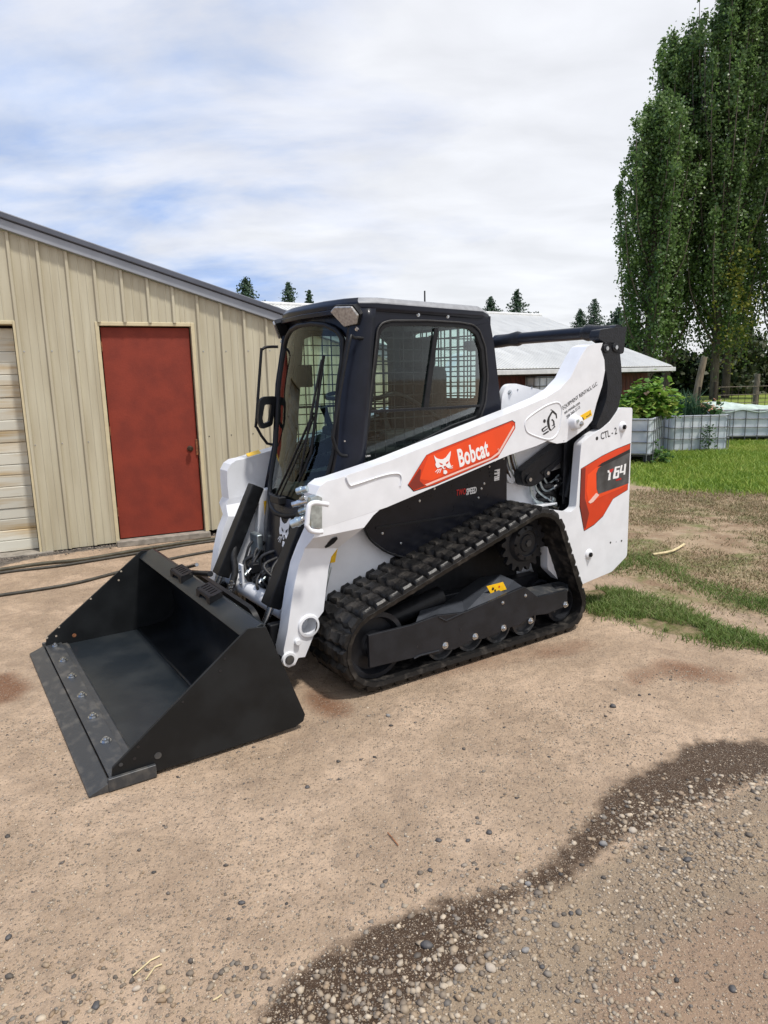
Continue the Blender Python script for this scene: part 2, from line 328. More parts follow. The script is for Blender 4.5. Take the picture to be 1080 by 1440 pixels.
RUST2 = [(1.255,3.526),(1.557,3.703),(1.826,3.589),(1.945,3.443),(1.724,3.3),(1.447,3.425),(1.248,3.291)]
RUST3 = [(-2.306,3.671),(-2.125,3.71),(-1.941,3.542),(-1.899,3.344),(-2.057,3.235)]
TRACK_STAIN_SHADE = [(0.225,3.728),(0.671,3.971),(1.213,4.055),(1.413,3.87),(0.867,3.692),(0.449,3.57),(0.052,3.328)]  # brown wet stain along the track, weighted up to deepen the contact shade
TIRE = [(0.642,1.646),(1.144,1.843),(1.547,1.747),(1.226,1.33),(0.338,1.351)]
BERM = [(-3.662,5.732),(-3.234,6.362),(-2.631,6.695),(-1.646,7.164),(-0.94,7.443),(-1.047,8.356),(-4.535,7.188)]
def relief(x, y):
    h = .010*np.sin(x*1.7+y*.6)*np.sin(y*1.3-x*.4)+.004*np.sin(x*5.1+1)*np.sin(y*4.3+x*2)
    return h
xs = np.concatenate([np.linspace(-300, -16, 10), np.arange(-12, -4.01, .5), np.arange(-4, 6.5, .05), np.arange(6.5, 20, .25), np.linspace(22, 300, 10)])
ys = np.concatenate([np.linspace(-120, -2, 6), np.arange(-1, 1, .5), np.arange(1, 9, .05), np.arange(9, 20, .12), np.arange(20, 40, 1.), np.linspace(42, 480, 14)])
X, Y = np.meshgrid(xs, ys)
msk = {'wet': sm(sdist(X, Y, WET), .10), 'far': sm(sdist(X, Y, FARSIDE), .12), 'lawn': sm(sdist(X, Y, LAWN), .8), 'dry': sm(sdist(X, Y, DRY), .35),
       'tuft': sm(sdist(X, Y, TUFT), .10), 'rust': np.clip(sum(sm(sdist(X, Y, R), .14)*k for R, k in ((RUST1, .9), (RUST2, .7), (RUST3, .9), (TRACK_STAIN_SHADE, .6))), 0, 1), 'tire': sm(sdist(X, Y, TIRE), .3), 'berm': sm(sdist(X, Y, BERM), .05)}
backm = np.clip((Y-13)/6, 0, 1); msk['lawn'] = np.maximum(msk['lawn'], backm)
Z = relief(X, Y)*np.clip(1-np.abs(Y-5)/40, 0, 1)
Mx = np.hypot(X+.3, Y-4.2); Z *= np.clip((Mx-1.0)/2.0, .15, 1); Z -= .012*np.clip(1-Mx/3, 0, 1)
Z += .02*msk['berm'] - .006*msk['wet'] + .012*msk['tuft']+.01*msk['lawn']
nx, ny = len(xs), len(ys); idx = np.arange(nx*ny).reshape(ny, nx)
F = np.stack([idx[:-1, :-1], idx[:-1, 1:], idx[1:, 1:], idx[1:, :-1]], -1).reshape(-1, 4)
gm = bpy.data.materials.new('dirt_ground'); gm.use_nodes = True; MAT['dirt_ground'] = gm
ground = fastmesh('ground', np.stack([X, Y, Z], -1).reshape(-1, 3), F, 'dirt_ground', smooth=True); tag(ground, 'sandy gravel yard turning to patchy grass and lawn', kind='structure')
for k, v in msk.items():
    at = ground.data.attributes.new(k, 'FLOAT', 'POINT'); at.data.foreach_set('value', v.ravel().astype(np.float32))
def build_ground_mat():
    t = gm.node_tree; n = t.nodes; l = t.links; b = n['Principled BSDF']; g = n.new('ShaderNodeNewGeometry'); pos = g.outputs['Position']
    def noise(s, d=5, dist=0, rough=.5):
        q = n.new('ShaderNodeTexNoise'); q.inputs['Scale'].default_value = s; q.inputs['Detail'].default_value = d; q.inputs['Distortion'].default_value = dist; q.inputs['Roughness'].default_value = rough; l.new(pos, q.inputs['Vector']); return q.outputs[0]
    def rng_(v, a, b_, c=0, d=1):
        q = n.new('ShaderNodeMapRange'); q.inputs[1].default_value = a; q.inputs[2].default_value = b_; q.inputs[3].default_value = c; q.inputs[4].default_value = d; l.new(v, q.inputs[0]); return q.outputs[0]
    def math_(op, a, b_):
        q = n.new('ShaderNodeMath'); q.operation = op
        for i, v in enumerate((a, b_)):
            if isinstance(v, (int, float)): q.inputs[i].default_value = v
            else: l.new(v, q.inputs[i])
        return q.outputs[0]
    def mixc(f, a, b_):
        q = n.new('ShaderNodeMix'); q.data_type = 'RGBA'
        if isinstance(f, (int, float)): q.inputs[0].default_value = f
        else: l.new(f, q.inputs[0])
        for i, v in ((6, a), (7, b_)):
            if isinstance(v, tuple): q.inputs[i].default_value = (*v, 1)
            else: l.new(v, q.inputs[i])
        return q.outputs[2]
    def attr(nm, nz=None, amp=.5, lo=.35, hi=.65):
        q = n.new('ShaderNodeAttribute'); q.attribute_name = nm; v = q.outputs['Fac']
        if nz is not None: v = math_('ADD', v, math_('MULTIPLY', math_('SUBTRACT', nz, .5), amp))
        return rng_(v, lo, hi)
    nb = noise(.55, 6); nm_ = noise(2.6, 8, .6); nf = noise(14, 8, .2, .62); ng = noise(75, 4, 0, .7); nff = noise(240, 2, 0, .8)
    sand = mixc(rng_(nb, .35, .65), (.405, .298, .208), (.295, .218, .152))
    sand = mixc(rng_(nm_, .42, .68), sand, (.47, .35, .25))
    sand = mixc(math_('MULTIPLY', rng_(nf, .45, .72), .6), sand, (.22, .165, .12))
    sand = mixc(math_('MULTIPLY', rng_(noise(3.3, 8, 1.2, .6), .50, .64), .5), sand, (.235, .17, .12))
    # grains
    def grains(scale, hi_, f0, f1):
        vo = n.new('ShaderNodeTexVoronoi'); vo.inputs['Scale'].default_value = scale; l.new(pos, vo.inputs['Vector'])
        sp_ = n.new('ShaderNodeSeparateColor'); l.new(vo.outputs['Color'], sp_.inputs[0])
        return math_('MULTIPLY', rng_(vo.outputs['Distance'], f0, f1, 1, 0), math_('GREATER_THAN', sp_.outputs[0], hi_)), sp_.outputs[1]
    m1, c1 = grains(120, .62, .25, .45); m2, c2 = grains(260, .5, .25, .5); m3, c3 = grains(60, .80, .18, .30)
    farm = attr('far', nf, .8); far = mixc(rng_(nm_, .4, .62), (.29, .22, .15), (.215, .165, .118))
    far = mixc(math_('MULTIPLY', attr('tire', nm_, .9), .6), far, (.25, .165, .115))
    base = mixc(farm, sand, far)
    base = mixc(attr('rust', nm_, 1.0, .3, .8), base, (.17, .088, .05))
    wet = attr('wet', math_('ADD', math_('MULTIPLY', nf, .45), math_('MULTIPLY', nm_, .55)), 2.1, .40, .80)
    base = mixc(wet, base, (.056, .034, .020))
    gr = mixc(c1, (.10, .08, .065), (.60, .50, .40)); base = mixc(math_('MULTIPLY', m1, .55), base, gr)
    gr2 = mixc(c2, (.13, .10, .08), (.62, .50, .37)); base = mixc(math_('MULTIPLY', m2, .5), base, gr2)
    gr3 = mixc(c3, (.07, .062, .06), (.5, .44, .36)); base = mixc(math_('MULTIPLY', m3, math_('MULTIPLY', rng_(nm_, .42, .6), .75)), base, gr3)
    dry = mixc(rng_(nm_, .4, .6), (.24, .165, .105), (.36, .27, .18)); dry = mixc(rng_(noise(1.3, 8, .8, .7), .48, .60), dry, (.15, .155, .06)); dry = mixc(rng_(nf, .55, .7), dry, (.34, .27, .19))
    base = mixc(attr('dry', nm_, .9), base, dry)
    lawn = mixc(rng_(nm_, .35, .65), (.14, .21, .03), (.22, .25, .055)); base = mixc(attr('lawn', nm_, .7), base, lawn)
    base = mixc(attr('tuft', nf, .8), base, mixc(rng_(nf, .4, .6), (.11, .11, .04), (.24, .18, .11)))
    bm_ = mixc(rng_(nf, .4, .6), (.06, .052, .045), (.15, .13, .11)); base = mixc(attr('berm', nf, .8), base, bm_)
    l.new(base, b.inputs['Base Color'])
    l.new(rng_(wet, 0, 1, .92, .62), b.inputs['Roughness']); b.inputs['Specular IOR Level'].default_value = .25
    h = math_('ADD', math_('ADD', math_('MULTIPLY', math_('ADD', nf, noise(6.5, 6, .4, .6)), 1.9), math_('MULTIPLY', ng, .5)), math_('ADD', math_('MULTIPLY', m1, .35), math_('ADD', math_('MULTIPLY', m3, .6), math_('MULTIPLY', nff, .2))))
    bp = n.new('ShaderNodeBump'); bp.inputs['Strength'].default_value = .85; bp.inputs['Distance'].default_value = .014; l.new(h, bp.inputs['Height']); l.new(bp.outputs[0], b.inputs['Normal'])
build_ground_mat()
def gz(x, y):
    x = np.atleast_1d(np.asarray(x, float)); y = np.atleast_1d(np.asarray(y, float))
    i = np.clip(np.searchsorted(xs, x)-1, 0, nx-2); j = np.clip(np.searchsorted(ys, y)-1, 0, ny-2)
    fx = (x-xs[i])/(xs[i+1]-xs[i]); fy = (y-ys[j])/(ys[j+1]-ys[j])
    return (Z[j, i]*(1-fx)+Z[j, i+1]*fx)*(1-fy)+(Z[j+1, i]*(1-fx)+Z[j+1, i+1]*fx)*fy

# ================================================================= GARAGE
GA = math.radians(25); P0 = Vector((-3.274,6.445,0))
garage = empty('metal_garage', P0, GA); tag(garage, 'beige ribbed metal garage with a red side door and grey rake trim', 'garage')
RK = lambda s: 2.935-.309*s              # underside of the rake
SR, SL = 3.82, -4.3
DS0, DS1, DTOP = .70, 1.545, 2.135       # red door opening
brk = sorted(set([round(.247+.2292*k, 3) for k in range(-20, 16)]+[DS0, DS1, -.02, -2.75, SR, SL]))
brk = [b for b in brk if SL <= b <= SR]
ribs = set(round(.247+.2292*k, 3) for k in range(-20, 16))
def siding(a, b, z0, rib, zt=None):
    prof = [(a, 0)]
    if rib: prof = [(a-.020, 0), (a-.011, -.027), (a+.011, -.027), (a+.020, 0)]
    w = b-a
    if w > .15: prof += [(a+w*.36, 0), (a+w*.38, -.004), (a+w*.42, -.004), (a+w*.44, 0), (a+w*.66, 0), (a+w*.68, -.004), (a+w*.72, -.004), (a+w*.74, 0)]
    prof.append((b-.0205, 0)) if (round(b, 3) in ribs) else prof.append((b, 0))
    n_ = len(prof); V = [(s, y, z0) for s, y in prof]+[(s, y, RK(s)-.004) for s, y in prof]+[(s, y+.006, z0) for s, y in prof]+[(s, y+.006, RK(s)-.004) for s, y in prof]
    F = [(i, i+1, n_+i+1, n_+i) for i in range(n_-1)]+[(2*n_+i+1, 2*n_+i, 3*n_+i, 3*n_+i+1) for i in range(n_-1)]
    F += [(i+1, i, 2*n_+i, 2*n_+i+1) for i in range(n_-1)]+[(0, n_, 3*n_, 2*n_), (n_-1, 3*n_-1, 4*n_-1, 2*n_-1)]
    raw('siding_panel', V, F, 'siding', garage)
for a, b in zip(brk[:-1], brk[1:]):
    mid = (a+b)/2
    z0 = DTOP+.03 if DS0 < mid < DS1 else 2.16 if -2.75 < mid < -.02 else .035+.02*max(0, a)
    siding(a, b, z0, round(a, 3) in ribs)
for s_ in [.247+.2292*k for k in range(-2, 15)]:       # screw rows
    for zz in (1.9, 1.05):
        if not (DS0-.03 < s_+.06 < DS1+.03) and s_ > .0: bolt((s_+.03, -.001, zz+.005*math.sin(s_*30)), garage, .42, (0, -1, 0), name='screw')
# door
box('door_threshold', (DS0-.03, -.07, 0), (DS1+.04, .10, .062), 'concrete', garage, .008)
door = box('door', (DS0+.012, .035, .072), (DS1-.012, .075, DTOP-.012), 'red_door', garage, .003)
lathe('knob', [(.0, -.062), (.018, -.060), (.027, -.048), (.026, -.034), (.012, -.026), (.012, -.012), (.028, -.008), (.028, 0), (0, 0)], 'brass_dark', door, 20, 'Y', (1.455, .034, .93))
box('strike_plate', (DS1-.030, .020, .86), (DS1-.004, .034, 1.02), 'rusty_metal', door, .002)
for zz in (.3, 1.1, 1.9): cyl('hinge', (DS0+.010, .030, zz), (DS0+.010, .030, zz+.09), .006, 'rusty_metal', door, 8)
for lo, hi in (((DS0-.035, -.012, .0), (DS0, .09, DTOP+.035)), ((DS1, -.012, .0), (DS1+.035, .09, DTOP+.035)), ((DS0, -.012, DTOP), (DS1, .09, DTOP+.035))): box('door_trim', lo, hi, 'siding_trim', garage, .004)
# roll door
for lo, hi in (((-.02, -.014, .0), (.018, .16, 2.17)), ((-2.79, -.014, .0), (-2.75, .16, 2.17)), ((-2.75, -.012, 2.14), (-.02, .16, 2.17))): box('opening_trim', lo, hi, 'siding_trim', garage, .004)
rd = empty('roll_door'); rd.parent = garage
prof = [(0, .006), (.004, 0), (.098, -.003), (.102, .004), (.110, .004), (.114, -.003), (.196, 0), (.2045, .006)]
V = [(-2.74, .13+y, z) for z, y in prof]+[(-.03, .13+y, z) for z, y in prof]+[(-2.74, .15, 0), (-.03, .15, 0), (-2.74, .15, .204), (-.03, .15, .204)]
k_ = len(prof); F = [(i, k_+i, k_+i+1, i+1) for i in range(k_-1)]+[(2*k_, 2*k_+2, 2*k_+3, 2*k_+1), (0, 2*k_, 2*k_+1, k_), (k_-1, 2*k_-1, 2*k_+3, 2*k_+2)]
sm_ = bpy.data.meshes.new('door_slat'); sm_.from_pydata(V, [], F); sm_.materials.append(MAT['slat_white'])
for i in range(10):
    o = link('door_slat', sm_, None, rd); o.location = (0, .004*math.sin(i*2.3), .045+i*.207)
box('concrete_sill', (-2.9, -.05, -.02), (.1, .3, .04), 'concrete', garage, .01)
# rake trim and roof (s -> along wall, w -> back)
def rakebar(name, y0, y1, d0, d1, m):
    V = [(s, y, RK(s)+d) for s in (SL, SR+.10) for y in (y0, y1) for d in (d0, d1)]
    F = [(0, 1, 3, 2), (4, 6, 7, 5), (0, 4, 5, 1), (2, 3, 7, 6), (0, 2, 6, 4), (1, 5, 7, 3)]; return raw(name, V, F, m, garage)
bev(rakebar('rake_board', -.06, -.004, 0, .085, 'rake_trim'), .006); bev(rakebar('rake_cap', -.085, .02, .087, .145, 'rake_dark'), .01)
V = [(SL, -.02, RK(SL)+.146), (SR+.14, -.02, RK(SR+.14)+.146), (SR+.14, 3.5, RK(SR+.14)+.146), (SL, 3.5, RK(SL)+.146)]
raw('roof', V+[(x, y, z-.03) for x, y, z in V], [(0, 1, 2, 3), (7, 6, 5, 4), (0, 4, 5, 1), (1, 5, 6, 2), (2, 6, 7, 3), (3, 7, 4, 0)], 'shed_roof', garage)
box('side_wall', (SR-.03, .01, 0), (SR, 3.45, RK(SR)), 'siding', garage); box('back_wall', (SL, 3.42, 0), (SR-.031, 3.45, RK(SR)), 'siding', garage)
box('corner_trim', (SR-.05, -.018, 0), (SR+.015, .05, RK(SR)-.02), 'siding_trim', garage, .004)
prism('dark_backing', [(SL, 0), (SR-.04, 0), (SR-.04, RK(SR)-.05), (SL, RK(SL)-.05)], .20, .23, 'dark_wood', garage)  # added dark sheet behind the openings, keeps sky out of the door gaps
# hoses along the wall
def ghose(label, pts, r, m, z=.0):
    P = [(x, y, float(gz(x, y)[0])+r*.9+z) for x, y in pts]
    tag(tube('garden_hose', P, r, m, seg=8, curve=6), label, 'hose', 'hoses lying in front of the garage')
ghose('olive hose running along the foot of the garage wall', [(-5.185,3.826),(-4.548,4.477),(-3.771,5.615),(-3.393,5.91),(-3.107,6.098),(-2.77,6.218),(-2.358,6.555),(-2.007,6.785),(-1.625,6.997),(-0.907,7.157)], .017, 'hose_green')
ghose('brown hose lying just outside the olive one by the garage wall', [(-5.057,3.723),(-4.509,4.435),(-3.691,5.487),(-3.342,5.816),(-2.938,6.011),(-2.576,6.226),(-2.206,6.513),(-1.737,6.85),(-1.529,6.892),(-0.884,6.956)], .014, 'hose_dark')
ghose('thin dark hose crossing the dirt behind the bucket', [(-4.31,3.267),(-3.947,4.073),(-3.38,4.994),(-2.995,5.172),(-2.734,5.318),(-2.518,5.476),(-2.315,5.71),(-2.011,6.101),(-1.631,6.405),(-1.324,6.572),(-0.869,6.828)], .014, 'hose_dark')

# ================================================================= WOODEN SHED
SA = math.radians(214); SO = Vector((4.93, 22.0, 0))       # +x along the ridge toward the left, +y toward the viewer side
u = Vector((math.cos(SA), math.sin(SA), 0)); v = Vector((.559, -.829, 0))
shed = empty('wooden_shed', SO, SA); tag(shed, 'long low red-brown board shed with a pale ribbed metal roof', 'shed')
# local: x = u, y = -rot90?  u rotated +90 is (-sin, cos) = (.559,-.829) = v
RUN, ZR, ZE, LEN = 4.6, 3.34, 1.72, 10.2
slp = math.atan2(ZR-ZE, RUN); sl_len = math.hypot(RUN, ZR-ZE)
prof = []
for i in range(6):
    x0 = i*.1; prof += [(x0, 0), (x0+.03, 0), (x0+.042, .018), (x0+.058, .018), (x0+.07, 0)]
prof.append((.599, 0)); k_ = len(prof)
V = [(x, 0, z) for x, z in prof]+[(x, sl_len, z) for x, z in prof]+[(x, 0, -.01) for x, z in prof]+[(x, sl_len, -.01) for x, z in prof]
F = [(i, i+1, k_+i+1, k_+i) for i in range(k_-1)]+[(k_+i, k_+i+1, 3*k_+i+1, 3*k_+i) for i in range(k_-1)]+[(0, 2*k_, 3*k_-1, k_-1)[::-1], (2*k_, 3*k_, 4*k_-1, 3*k_-1), (0, k_, 3*k_, 2*k_), (k_-1, 3*k_-1, 4*k_-1, 2*k_-1)]
rpm = bpy.data.meshes.new('roof_panel'); rpm.from_pydata(V, [], F); rpm.materials.append(MAT['shed_roof'])
for i in range(17):
    o = link('roof_panel', rpm, None, shed); o.location = (i*.6-.0, 0, ZR); o.rotation_euler = (-slp, 0, 0)
raw('back_roof', [(0, -.01, ZR), (LEN, -.01, ZR), (LEN, -4.6, ZE), (0, -4.6, ZE), (0, -.01, ZR-.03), (LEN, -.01, ZR-.03), (LEN, -4.6, ZE-.03), (0, -4.6, ZE-.03)], [(3, 2, 1, 0), (4, 5, 6, 7), (0, 1, 5, 4), (2, 3, 7, 6), (1, 2, 6, 5), (3, 0, 4, 7)], 'shed_roof', shed)
tube('ridge_cap', [(-.02, 0, ZR+.015), (LEN, 0, ZR+.015)], .05, 'gutter_white', shed, 8)
box('gutter', (-.05, RUN-.02, ZE-.13), (LEN, RUN+.07, ZE-.03), 'gutter_white', shed, .01)
box('fascia', (-.04, RUN-.045, ZE-.16), (LEN, RUN-.022, ZE-.012), 'dark_wood', shed)
for i in range(66):
    o = box('wall_board', (.35+i*.149, RUN-.50-.004*(i % 2), 0), (.35+i*.149+.144, RUN-.47-.004*(i % 3), ZE+.06), 'shed_board', shed) if i == 0 else link('wall_board', shed_b, None, shed)
    if i == 0: shed_b = o.data
    else: o.location = (i*.149, .004*math.sin(i*1.7), 0)
prism('gable_wall', [(-4.1, 0), (4.1, 0), (4.1, ZE+.1), (0, ZR-.06), (-4.1, ZE+.1)], .31, .34, 'shed_board', shed, to3=lambda a, b, w: (w, a, b))
for sgn in (1, -1): raw('barge_board', [(-.02, 0, ZR-.02), (-.02, sgn*RUN, ZE-.02), (-.02, sgn*RUN, ZE-.15), (-.02, 0, ZR-.15), (.02, 0, ZR-.02), (.02, sgn*RUN, ZE-.02), (.02, sgn*RUN, ZE-.15), (.02, 0, ZR-.15)], [(0, 1, 2, 3), (7, 6, 5, 4), (0, 4, 5, 1), (1, 5, 6, 2), (2, 6, 7, 3), (3, 7, 4, 0)], 'gutter_white', shed)

# ================================================================= TREES
def leaves(n, cen_fn, size, up=0.0, quad=True):
    C = cen_fn(n); n = len(C)
    a = rng.normal(size=(n, 3)); a[:, 2] += up; a /= np.linalg.norm(a, axis=1)[:, None]
    b = rng.normal(size=(n, 3)); b -= a*(a*b).sum(1)[:, None]; b /= np.linalg.norm(b, axis=1)[:, None]
    s = size*rng.uniform(.6, 1.35, n)[:, None]
    V = np.stack([C-a*s*.5, C+b*s*.38, C+a*s*.55, C-b*s*.38], 1)
    return V.reshape(-1, 3), np.arange(n*4).reshape(-1, 4)
def mvals(C): return np.array([mnoise.noise(Vector((a*1.1, b*1.1, c*.9))) for a, b, c in C])
def poplar(x, y, H, R, nl, label, z0=1.2, yellow=False, trunk_r=.22, seed=0):
    r = np.random.default_rng(seed)
    t = empty('poplar_tree', (x, y, 0)); tag(t, label, 'tree', 'tall poplars at the right')
    P = [(0, 0, -.2), (.08*math.sin(seed), .05, H*.25), (-.1*math.cos(seed), .1, H*.5), (.05, 0, H*.72), (0, 0, H*.88)]
    Q = catmull(P, 4); rs = [trunk_r*(1-i/(len(Q)))+.015 for i in range(len(Q))]
    V, F = tube_geo(Q, rs, 9); V = list(V)
    tips = []
    nb = int(64*H/20)
    for i in range(nb):
        z = H*(.06+.86*(i+.5)/nb); ph = i*2.4+r.uniform(-.4, .4); rr = R*np.interp(z/H, [0, .1, .25, .5, .8, 1], [.75, .95, 1, .86, .42, .08])*r.uniform(.6, 1.08)
        L_ = rr*2.6*r.uniform(.8, 1.2); e_ = Vector((rr*.9*math.cos(ph), rr*.9*math.sin(ph), min(z+L_*1.15, H*1.0))); s_ = Vector((0, 0, z)); m_ = s_.lerp(e_, .45)+Vector((rr*.28*math.cos(ph), rr*.28*math.sin(ph), -L_*.10))
        q = catmull([s_, m_, e_], 3); b = len(V); v2, f2 = tube_geo(q, [trunk_r*.26*(1-k/len(q)*.85) for k in range(len(q))], 5); V += v2; F += [tuple(b+k for k in f) for f in f2]; tips.append((s_, m_, e_, rr))
    raw('trunk', V, F, 'bark', t, True)
    # clumps along the limbs
    A = np.array([[*a_, *b_, *c_] for a_, b_, c_, _ in tips]); per = nl//len(A)
    C = []
    for row in A:
        a_, b_, c_ = row[:3], row[3:6], row[6:]
        ncl = 7
        for k in range(ncl):
            tt = .22+.83*(k+r.uniform())/ncl
            p = (1-tt)**2*a_+2*tt*(1-tt)*b_+tt*tt*c_; m = per//ncl
            sp_ = r.uniform(.12, .32)*(1.5-.9*tt)*R/2.4
            C.append(p+r.normal(size=(m, 3))*np.array([sp_, sp_, sp_*1.8]))
    C = np.concatenate(C); C = C[C[:, 2] > z0]
    V, F = leaves(len(C), lambda n: C, .15, 0.1); fastmesh('crown', V, F, 'poplar_leaf', t)
    if yellow:
        m = 1500; Cy = np.stack([r.normal(0, .5, m)+.2, r.normal(0, .4, m)-R*.6, 5+r.normal(0, 1.5, m)], -1); Cy = Cy[mvals(Cy) > -.05]; m = len(Cy); V, F = leaves(m, lambda n: Cy, .15); fastmesh('yellowing_foliage', V, F, 'poplar_yellow', t)
    return t
for i, (px_, y_, H_, R_, n_, lb) in enumerate((
        (14.1, 37.5, 14.6, 2.3, 38000, 'shortest dense poplar at the left end of the poplar row'),
        (16.0, 39.5, 18.6, 2.4, 50000, 'second poplar from the left with its tip just inside the photo'),
        (18.0, 38, 23.0, 2.5, 56000, 'third poplar from the left with a bare pale trunk low down'),
        (19.6, 40, 26, 2.7, 52000, 'fourth poplar from the left, rising out of the top of the photo'),
        (21.4, 37.5, 26, 2.6, 46000, 'rightmost poplar, cut off by the right edge of the photo'))):
    poplar(px_, y_, H_, R_, n_, lb, yellow=(i == 2), seed=i+3, z0=.4 if i < 2 else .6)
def spruce(x, y, H, R, label, seed, sparse=1):
    r = np.random.default_rng(seed); t = empty('spruce_tree', (x, y, 0)); tag(t, label, 'tree', 'distant spruces above the roofs')
    cyl('trunk', (0, 0, 0), (0, 0, H), .12, 'bark', t, 7, .012)
    Cc = []; nl = int(20*sparse)+14
    for i in range(nl):
        f = (i+.5)/nl; z = H*(.35+.64*f); rr = R*(1-f)**.8*r.uniform(.55, 1.25)+.08
        for j in range(7):
            ph = j*.9+i*1.7+r.uniform(-.3, .3); L_ = rr*r.uniform(.65, 1.1); m = int(55*L_/R*1.2)+5; tt = r.uniform(.05, 1, m)
            Cc.append(np.stack([tt*L_*math.cos(ph), tt*L_*math.sin(ph), z-tt*L_*.25+tt**3*L_*.12], -1)+r.normal(0, .07, (m, 3))*np.array([1, 1, .9]))
    Cc = np.concatenate(Cc); V, F = leaves(len(Cc), lambda n: Cc, .17, -.3); fastmesh('crown', V, F, 'spruce_needle', t)
for i, (p, H_, R_, lb, sp_) in enumerate((((-10.1, 55), 9.3, 4.2, 'dark bushy spruce above the left part of the garage rake', 1.3), ((-7.51, 60), 9.6, 2.9, 'loose pale green spruce just left of the cab roof', .7), ((-5.83, 60), 8.9, .9, 'tiny thin spruce tip beside the cab roof corner', .4),
        ((10.82, 70), 9.1, 3.6, 'low spruce next to the cab antenna', 1.2), ((13.37, 70), 9.7, 4.0, 'pointed spruce over the pale shed ridge', 1), ((22.4, 80), 8.6, 3.2, 'small spruce left of the pair behind the black crossbar', 1), ((23.93, 80), 9.7, 3.6, 'taller spruce of the pair behind the black crossbar', 1), ((19.95, 60), 6.9, 3.0, 'leaning spruce between the rear lift link and the poplars', 1.1))):
    spruce(p[0], p[1], H_, R_, lb, i+20, sp_)
# undergrowth below and behind the poplars
m = 52000; cx = rng.uniform(8.5, 60, m); cy = 46+rng.normal(0, 1.0, m)+1.5*np.sin(cx*.8); top = 3.3+1.1*np.sin(cx*.9)+.7*np.sin(cx*2.3+1)
C_ = np.stack([cx, cy, rng.uniform(0, 1, m)**.8*top], -1); V, F = leaves(m, lambda n: C_, .34); tag(fastmesh('hedge_undergrowth', V, F, 'undergrowth_leaf'), 'dark tangled undergrowth behind the poplar trunks', kind='stuff')

# ================================================================= YARD FENCE AND POSTS
fence = empty('rail_fence', (17.2, 27.0, 0), math.radians(8)); tag(fence, 'weathered metal gate and wire rails behind the planters', 'fence')
for zz in (.35, .65, .95): tube('rail', [(-4.6, 0, zz), (5, 0, zz)], .016, 'grey_wood', fence, 6)
for k in range(11): cyl('picket', (-4.6+k*.28, 0, .1), (-4.6+k*.28, 0, 1.0), .010, 'dark_wood', fence, 5)
for xx in (-4.7, -1.6, 1.2, 4): cyl('fence_post', (xx, .06, -.2), (xx, .06, 1.15), .07, 'dark_wood', fence, 8)
def post(x, y, h, r, label, m='grey_wood', lean=(0, 0)):
    o = tube('wooden_post', [(x, y, -.3), (x+lean[0]*.5, y+lean[1]*.5, h*.5), (x+lean[0], y+lean[1], h)], [r*1.08, r, r*.9], m, seg=12); tag(o, label, 'post')
post(14.9, 27.9, 1.4, .11, 'upright grey post standing behind the cloth covered planter')
post(15.0, 33.6, 2.2, .16, 'pale leaning trunk stump between the planters and the poplars', 'bark_pale', (.35, 0))
post(11.6, 25.6, 1.0, .05, 'thin dark post at the left end of the rail fence', 'dark_wood')

# ================================================================= PLANTERS
def tote(x, y, rz, L_, D_, h, zb, label, nv, nh, group='cut down tank planters', top=None, name='tank_planter', cat='planter', open_=True, nd_=None):
    t = empty(name, (x, y, float(gz(x, y)[0])), rz); tag(t, label, cat, group)
    lp = rounded([(0, 0), (L_, 0), (L_, D_), (0, D_)], .11, 5); T3 = lambda a, b, w: (a, b, w)
    if open_:
        inn = rounded([(.02, .02), (L_-.02, .02), (L_-.02, D_-.02), (.02, D_-.02)], .10, 5)
        prism('tank', [lp, inn], zb, zb+h, 'plastic_tank', t, .004, T3); prism('soil', inn, zb+.02, zb+h-.05, 'soil', t, 0, T3)
    else: prism('tank', lp, zb, zb+h, 'plastic_tank', t, .05, T3, seg=3); cyl('lid', (L_/2, D_/2, zb+h), (L_/2, D_/2, zb+h+.05), .12, 'pallet_black', t, 20)
    o_ = .018
    for k in range(nh):
        z = zb+.02+(h-.04)*k/(nh-1); tube('cage_rail', [(a+(-o_ if a < L_/2 else o_), b+(-o_ if b < D_/2 else o_), z) for a, b in rounded([(0, 0), (L_, 0), (L_, D_), (0, D_)], .08, 3)], .011, 'cage_steel', t, 6, close=True)
    nd_ = nd_ or nv
    for k in range(nv):
        a = .06+(L_-.12)*k/(nv-1)
        for b in (-o_-.012, D_+o_+.012): cyl('cage_bar', (a, b, zb-.1), (a, b, zb+h), .009, 'cage_steel', t, 6)
    for k in range(nd_):
        b = .06+(D_-.12)*k/(nd_-1)
        for a in (-o_-.012, L_+o_+.012): cyl('cage_bar', (a, b, zb-.1), (a, b, zb+h), .009, 'cage_steel', t, 6)
    if zb > .1:
        join_boxes('pallet', [((0, 0, zb-.03), (L_, D_, zb-.005))]+[((a, 0, .03), (a+.12, D_, zb-.031)) for a in (0, L_/2-.06, L_-.12)]+[((0, 0, 0), (L_, D_, .028))], 'pallet_black', t)
    return t
def corner_tote(px, py, ang, L_, D_, h, zb, label, nv, nh, nd_): # corner nearest the viewer at (px,py); local x = along ang
    return tote(px, py, math.radians(ang), L_, D_, h, zb, label, nv, nh, nd_=nd_)
t1 = corner_tote(3.51, 12.47, -30, 1.25, 1.15, .62, .18, 'nearest tank planter on a black pallet, full of squash leaves, right behind the loader', 5, 4, 6)
t2 = corner_tote(5.72, 13.75, 1, 1.16, 1.1, .70, .02, 'middle tank planter with onions and weeds growing up its side', 7, 4, 6)
t3 = corner_tote(7.45, 15.45, -6, 2.2, 1.1, .60, .12, 'rightmost tank planter, covered by a pale green cloth', 9, 4, 5)
join_ = tote(3.45, 15.6, math.radians(34), 1.0, 1.0, .98, .55, 'whole white tank in a wire cage, raised against the shed wall', 5, 6, group=None, name='storage_tank', cat='tank', open_=False)
